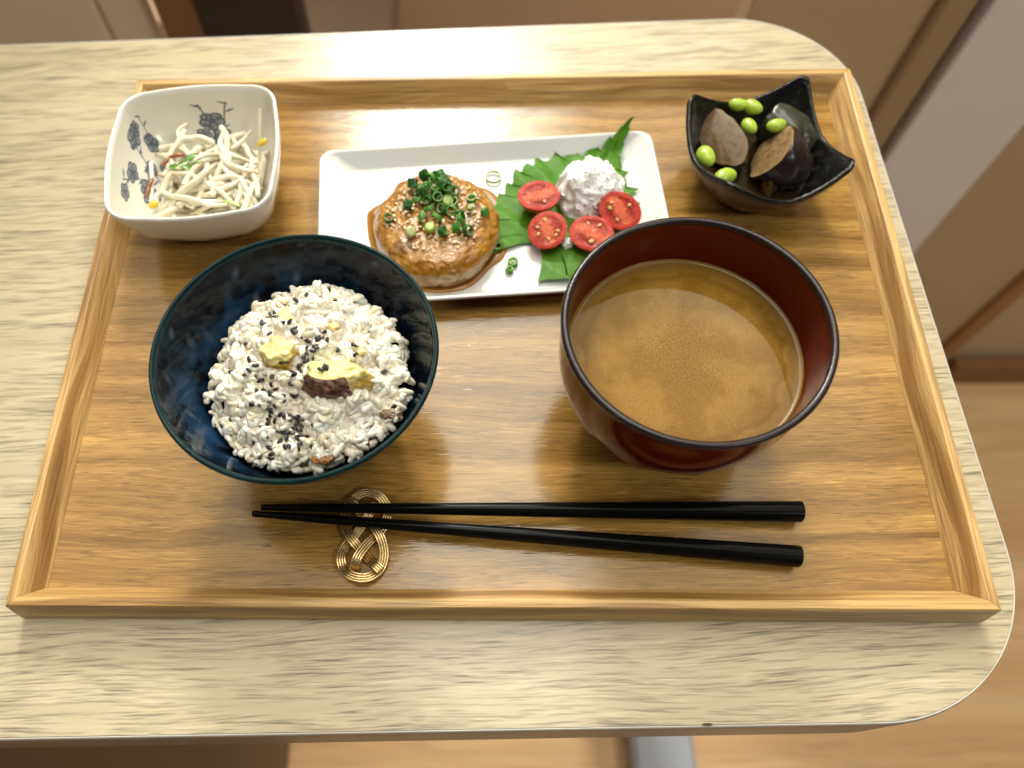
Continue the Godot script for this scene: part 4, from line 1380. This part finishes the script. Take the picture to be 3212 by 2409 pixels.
	# black sesame
	var sesame := [Vector2(-0.0924, 0.0379), Vector2(-0.0898, 0.0403), Vector2(-0.0946, 0.0443), Vector2(-0.0939, 0.0451), Vector2(-0.0882, 0.0444), Vector2(-0.0806, 0.0364), Vector2(-0.0817, 0.0473), Vector2(-0.0841, 0.0487), Vector2(-0.0798, 0.0494), Vector2(-0.0807, 0.0508), Vector2(-0.0793, 0.0517), Vector2(-0.1012, 0.0519), Vector2(-0.0987, 0.0605), Vector2(-0.0936, 0.0568), Vector2(-0.0870, 0.0574), Vector2(-0.0758, 0.0541), Vector2(-0.0740, 0.0560), Vector2(-0.0678, 0.0521), Vector2(-0.0696, 0.0552), Vector2(-0.0690, 0.0573), Vector2(-0.0679, 0.0559), Vector2(-0.0654, 0.0577), Vector2(-0.0576, 0.0547), Vector2(-0.0551, 0.0582), Vector2(-0.0549, 0.0619), Vector2(-0.0444, 0.0645), Vector2(-0.0734, 0.0588), Vector2(-0.0715, 0.0589), Vector2(-0.0731, 0.0616), Vector2(-0.0687, 0.0618), Vector2(-0.0698, 0.0607), Vector2(-0.0619, 0.0597), Vector2(-0.0704, 0.0641), Vector2(-0.0691, 0.0661), Vector2(-0.1051, 0.0659), Vector2(-0.0944, 0.0642), Vector2(-0.0936, 0.0668), Vector2(-0.0973, 0.0676), Vector2(-0.0985, 0.0686), Vector2(-0.0963, 0.0686), Vector2(-0.0938, 0.0705), Vector2(-0.0923, 0.0708), Vector2(-0.0929, 0.0715), Vector2(-0.0829, 0.0667), Vector2(-0.0810, 0.0660), Vector2(-0.0796, 0.0684), Vector2(-0.0773, 0.0668), Vector2(-0.0757, 0.0680), Vector2(-0.0723, 0.0668), Vector2(-0.0720, 0.0690), Vector2(-0.0713, 0.0705), Vector2(-0.0735, 0.0724), Vector2(-0.0866, 0.0715), Vector2(-0.0874, 0.0734), Vector2(-0.0909, 0.0747), Vector2(-0.0929, 0.0764), Vector2(-0.0883, 0.0769), Vector2(-0.0850, 0.0765), Vector2(-0.0865, 0.0779), Vector2(-0.0875, 0.0802), Vector2(-0.0823, 0.0786), Vector2(-0.0822, 0.0802), Vector2(-0.0858, 0.0788), Vector2(-0.0776, 0.0718), Vector2(-0.0795, 0.0741), Vector2(-0.0781, 0.0770), Vector2(-0.0796, 0.0770), Vector2(-0.0663, 0.0722), Vector2(-0.0641, 0.0711), Vector2(-0.0650, 0.0707), Vector2(-0.0943, 0.0820), Vector2(-0.0916, 0.0820), Vector2(-0.0897, 0.0825), Vector2(-0.0879, 0.0823), Vector2(-0.0857, 0.0818), Vector2(-0.0863, 0.0837), Vector2(-0.0884, 0.0836), Vector2(-0.0898, 0.0852), Vector2(-0.0896, 0.0873), Vector2(-0.0862, 0.0864), Vector2(-0.0909, 0.0893), Vector2(-0.0889, 0.0930), Vector2(-0.0846, 0.0939), Vector2(-0.1057, 0.0833), Vector2(-0.0833, 0.0853), Vector2(-0.0819, 0.0862), Vector2(-0.0794, 0.0867), Vector2(-0.0781, 0.0876), Vector2(-0.0770, 0.0867), Vector2(-0.0756, 0.0885), Vector2(-0.0788, 0.0892), Vector2(-0.0769, 0.0898), Vector2(-0.0810, 0.0916), Vector2(-0.0789, 0.0921), Vector2(-0.0809, 0.0941), Vector2(-0.0767, 0.0943), Vector2(-0.0739, 0.0919), Vector2(-0.0758, 0.0928), Vector2(-0.0704, 0.0895), Vector2(-0.0759, 0.0963), Vector2(-0.0761, 0.0979), Vector2(-0.0711, 0.0968), Vector2(-0.0812, 0.0977), Vector2(-0.0793, 0.0981), Vector2(-0.0887, 0.0962), Vector2(-0.0876, 0.0988), Vector2(-0.0873, 0.1006), Vector2(-0.0918, 0.0998), Vector2(-0.0858, 0.1044), Vector2(-0.0947, 0.1026), Vector2(-0.0400, 0.0795), Vector2(-0.0805, 0.0848), Vector2(-0.0788, 0.0853), Vector2(-0.0776, 0.0848), Vector2(-0.0752, 0.0862), Vector2(-0.0844, 0.0903), Vector2(-0.0835, 0.0907), Vector2(-0.0762, 0.0341), Vector2(-0.0769, 0.0304), Vector2(-0.0806, 0.0362)]
	var black_seed := seed_shape(0.00152, 0.00090, 0.00056)
	var black := mat(lin(0.008, 0.0075, 0.009), 0.32)
	for s in sesame:
		var o := part(self, "black_sesame_seed", black_seed, black)
		var up := 0.0015
		for q in pieces.slice(0, 2):
			var d := Vector2(s.x - q[0].x, s.y - q[0].z) / Vector2(q[1].x, q[1].z)
			if d.length() < 0.95:
				up = q[1].y * (0.42 + 0.84) + (0.0010 if q[1].x > 0.01 else 0.0)
		o.position = Vector3(s.x, rice_height(s.x, s.y) + up, s.y)
		o.rotation = Vector3(rng.randf_range(-0.5, 0.5), rng.randf_range(0, TAU), rng.randf_range(-0.4, 0.4))
		tag(o, "small black sesame seed scattered on the chestnut rice", "sesame seed", "black sesame seeds on the rice")


# ---------------------------------------------------------------- soup
func build_soup() -> void:
	var t := thing("soup_bowl", "red lacquer bowl with a black rim holding miso soup, right on the tray", "bowl", SOUP)
	var profile := smoothed(PackedVector2Array([Vector2(0, 0.0025), Vector2(0.0235, 0.0025), Vector2(0.0245, 0.0004), Vector2(0.0262, 0.0002), Vector2(0.0272, 0.0012), Vector2(0.0285, 0.0070), Vector2(0.038, 0.0140), Vector2(0.0462, 0.0270), Vector2(0.0502, 0.0440), Vector2(0.0510, 0.0610), Vector2(0.0512, 0.0640), Vector2(0.0506, 0.0652), Vector2(0.0496, 0.0646), Vector2(0.0488, 0.0610), Vector2(0.0478, 0.0480), Vector2(0.0458, 0.0360), Vector2(0.0400, 0.0220), Vector2(0.025, 0.0120), Vector2(0, 0.0095)]), 5)
	var m := profile.size() - 1
	var seg := 168
	var g := Geo.new()
	g.grid(seg, m, func(i, j):
		var ang: float = TAU * i / seg
		var p := profile[j]
		var r := p.x
		# twelve flat facets low on the outside
		if j < m * 0.52 and p.y > 0.006:
			var side := fposmod(ang + 0.1, TAU / 12.0) - PI / 12.0
			r *= lerpf(1.0, cos(PI / 12.0) / cos(side) * 1.010, smoothstep(0.040, 0.022, p.y))
		return Vector3(r * cos(ang), p.y, r * sin(ang)), "out", true)
	var red := mat(lin(0.100, 0.0045, 0.0015), 0.13, 0.42)
	# hair-fine upright turning lines
	var w := 1024
	var lines := PackedByteArray()
	lines.resize(w * 4)
	for x in w:
		var v := rng.randi_range(60, 220) if x % 3 == 0 else 128
		for y in 4:
			lines[y * w + x] = v
	red.heightmap_enabled = true
	red.heightmap_texture = ImageTexture.create_from_image(Image.create_from_data(w, 4, false, Image.FORMAT_L8, lines))
	red.heightmap_scale = 0.004
	part(t, "body", g.mesh(), red)
	var rim := Geo.new()
	rim.grid(120, 12, func(i, j):
		var q: float = TAU * j / 12.0
		var r := 0.0504 + cos(q) * 0.00155
		return Vector3(r * cos(TAU * i / 120.0), 0.0648 + sin(q) * 0.0015, r * sin(TAU * i / 120.0)), "out", true)
	var rim_m := mat(lin(0.020, 0.013, 0.016), 0.18)
	bumped(rim_m, 0.05, 0.006, 60.0, 5)
	part(t, "rim", rim.mesh(), rim_m)

	# the cloudy soup
	var size := 640
	var cloud := FastNoiseLite.new()
	cloud.seed = 31
	cloud.frequency = 0.006
	cloud.fractal_octaves = 4
	var speck := FastNoiseLite.new()
	speck.seed = 32
	speck.frequency = 0.09
	speck.fractal_octaves = 2
	var im := Image.create(size, size, false, Image.FORMAT_RGB8)
	for y in size:
		for x in size:
			var p := Vector2(x - size / 2.0, y - size / 2.0) / (size / 2.0)
			var r := p.length()
			var a := p.angle()
			var c := cloud.get_noise_2d(x, y)
			# rays of settled grains round the middle
			var bend := cloud.get_noise_2d(x * 2.0 + 900.0, y * 2.0) * 40.0
			var ray := speck.get_noise_2d(x * 1.6 + p.y * bend, y * 1.6 - p.x * bend) * 1.3 + 0.25 * speck.get_noise_2d(a * 60.0, r * 60.0)
			var mid := smoothstep(0.55, 0.0, r)
			var k := Color8(138, 105, 44).lerp(Color8(121, 88, 28), clampf(0.5 + c * 1.8, 0, 1))
			k = k.lerp(Color8(124, 90, 26), mid * 0.6)
			k = k.lerp(Color8(92, 58, 14), clampf(ray * (0.25 + 0.9 * mid), 0, 0.5))
			k = k.lerp(Color8(166, 130, 74), clampf(-ray * 0.4, 0, 0.2))
			k = k.lerp(Color8(84, 54, 18), exp(-pow((r - 0.83 - c * 0.10) / 0.035, 2)) * 0.3)
			k = k.lerp(Color8(116, 86, 44), smoothstep(0.86 + c * 0.1, 0.93 + c * 0.1, r) * 0.7)
			im.set_pixel(x, y, k)
	var s := Geo.new()
	var sp := [[0.0, 0.0], [0.3, 0.0], [0.6, 0.0], [0.85, 0.0], [0.95, 0.00005], [0.975, 0.0003], [0.99, 0.0008], [1.0, 0.0014]]
	s.grid(120, 7, func(i, j):
		var r: float = sp[j][0] * 0.0479
		return Vector3(r * cos(TAU * i / 120.0), sp[j][1], r * sin(TAU * i / 120.0)), "up", true, null, func(i, j):
		return Vector2(0.5, 0.5) + Vector2(cos(TAU * i / 120.0), sin(TAU * i / 120.0)) * 0.5 * sp[j][0])
	var sm := mat(Color(1, 1, 1), 0.05, 0.38)
	sm.albedo_texture = ImageTexture.create_from_image(im)
	var soup := part(self, "miso_soup", s.mesh(), sm)
	soup.position = Vector3(SOUP.x, TRAY_Y + 0.0445, SOUP.z)
	tag(soup, "cloudy light brown miso soup filling the red lacquer bowl", "soup")


# ---------------------------------------------------------------- chopsticks
func build_chopsticks() -> void:
	# the rest: a gold cord knot, two bands of four cords passing over and under each other
	var rest := thing("chopstick_rest", "gold metal knot-shaped chopstick rest under the chopstick tips", "chopstick rest", Vector3(-0.0556, TRAY_Y, 0.1193))
	var gold := mat(lin(0.95, 0.74, 0.42), 0.26)
	gold.metallic = 1.0
	var over := 0.0040
	var under := 0.0018
	var mid := 0.0028
	var way := [[385, 300, over], [480, 385, over], [640, 540, under], [790, 690, over], [900, 850, over], [955, 1000, mid], [965, 1150, under], [915, 1300, 0.0012], [800, 1415, mid], [650, 1455, over], [490, 1410, over], [370, 1290, mid], [330, 1150, mid], [360, 1010, under], [430, 900, 0.0012], [530, 790, under], [600, 700, mid], [690, 570, over], [750, 450, over], [790, 330, under]]
	for c in 4:
		var pts := []
		for q in way:
			pts.append(Vector3((q[0] - 660) * 2.9e-5, q[2] + 0.0003, (q[1] - 820) * 3.05e-5))
		var path := curve3(pts, 7)
		var moved := PackedVector3Array()
		var rad := PackedFloat32Array()
		for k in path.size():
			var along := (path[mini(k + 1, path.size() - 1)] - path[maxi(k - 1, 0)]).normalized()
			var side := Vector3(-along.z, 0, along.x).normalized()
			moved.append(path[k] + side * (c - 1.5) * 0.00108)
			rad.append(0.00053)
		var e := Geo.new()
		e.tube(moved, rad, 8)
		var msh := e.mesh()
		for turn in 2:
			var o := part(rest, "cord", msh, gold)
			o.rotation.y = PI * turn

	var black := tinted(0.16, 0.22)
	var sticks := [[Vector3(-0.1003, 0.0154, 0.1086), Vector3(0.1318, 0.0119, 0.1092), "black lacquered chopstick further from the viewer, lying level"], [Vector3(-0.1038, 0.0152, 0.1114), Vector3(0.1278, 0.0119, 0.1291), "black lacquered chopstick nearer the front rim, slanting down to the right"]]
	for q in sticks:
		var from: Vector3 = q[0]
		var to: Vector3 = q[1]
		var t := thing("chopstick", q[2], "chopstick", from)
		var axis := (to - from).normalized()
		var side := axis.cross(Vector3.UP).normalized()
		var up := side.cross(axis)
		var length := from.distance_to(to)
		var stations := []
		var n := 150
		for k in n + 1:
			var u := float(k) / n
			var r := lerpf(0.00135, 0.00470, pow(u, 0.86))
			# shallow rings cut round the tip for grip
			if u < 0.26:
				r += 0.00007 * sin(u * 260.0)
			stations.append([u, r])
		var g := Geo.new()
		var rings := []
		var seg := 24
		var ring_of := func(u: float, r: float) -> PackedVector3Array:
			var out := PackedVector3Array()
			var square := smoothstep(0.3, 0.9, u) * 0.04
			for s in seg:
				var ang: float = TAU * (s + 0.5) / seg
				var rr := r * (1.0 + square * (0.5 - 0.5 * cos(ang * 4.0)) - square * 0.5)
				out.append(axis * u * length + (side * cos(ang) + up * sin(ang)) * rr)
			return out
		rings.append(ring_of.call(0.0, 0.00002))
		rings.append(ring_of.call(0.0, 0.0009))
		for s in stations:
			rings.append(ring_of.call(s[0], s[1]))
		rings.append(ring_of.call(1.0012, 0.0046))
		rings.append(ring_of.call(1.0014, 0.0042))
		rings.append(ring_of.call(1.0014, 0.00002))
		g.loft(rings, func(_i, _j, _p): return Color(0.0045, 0.0045, 0.0052))
		part(t, "shaft", g.mesh(), black)
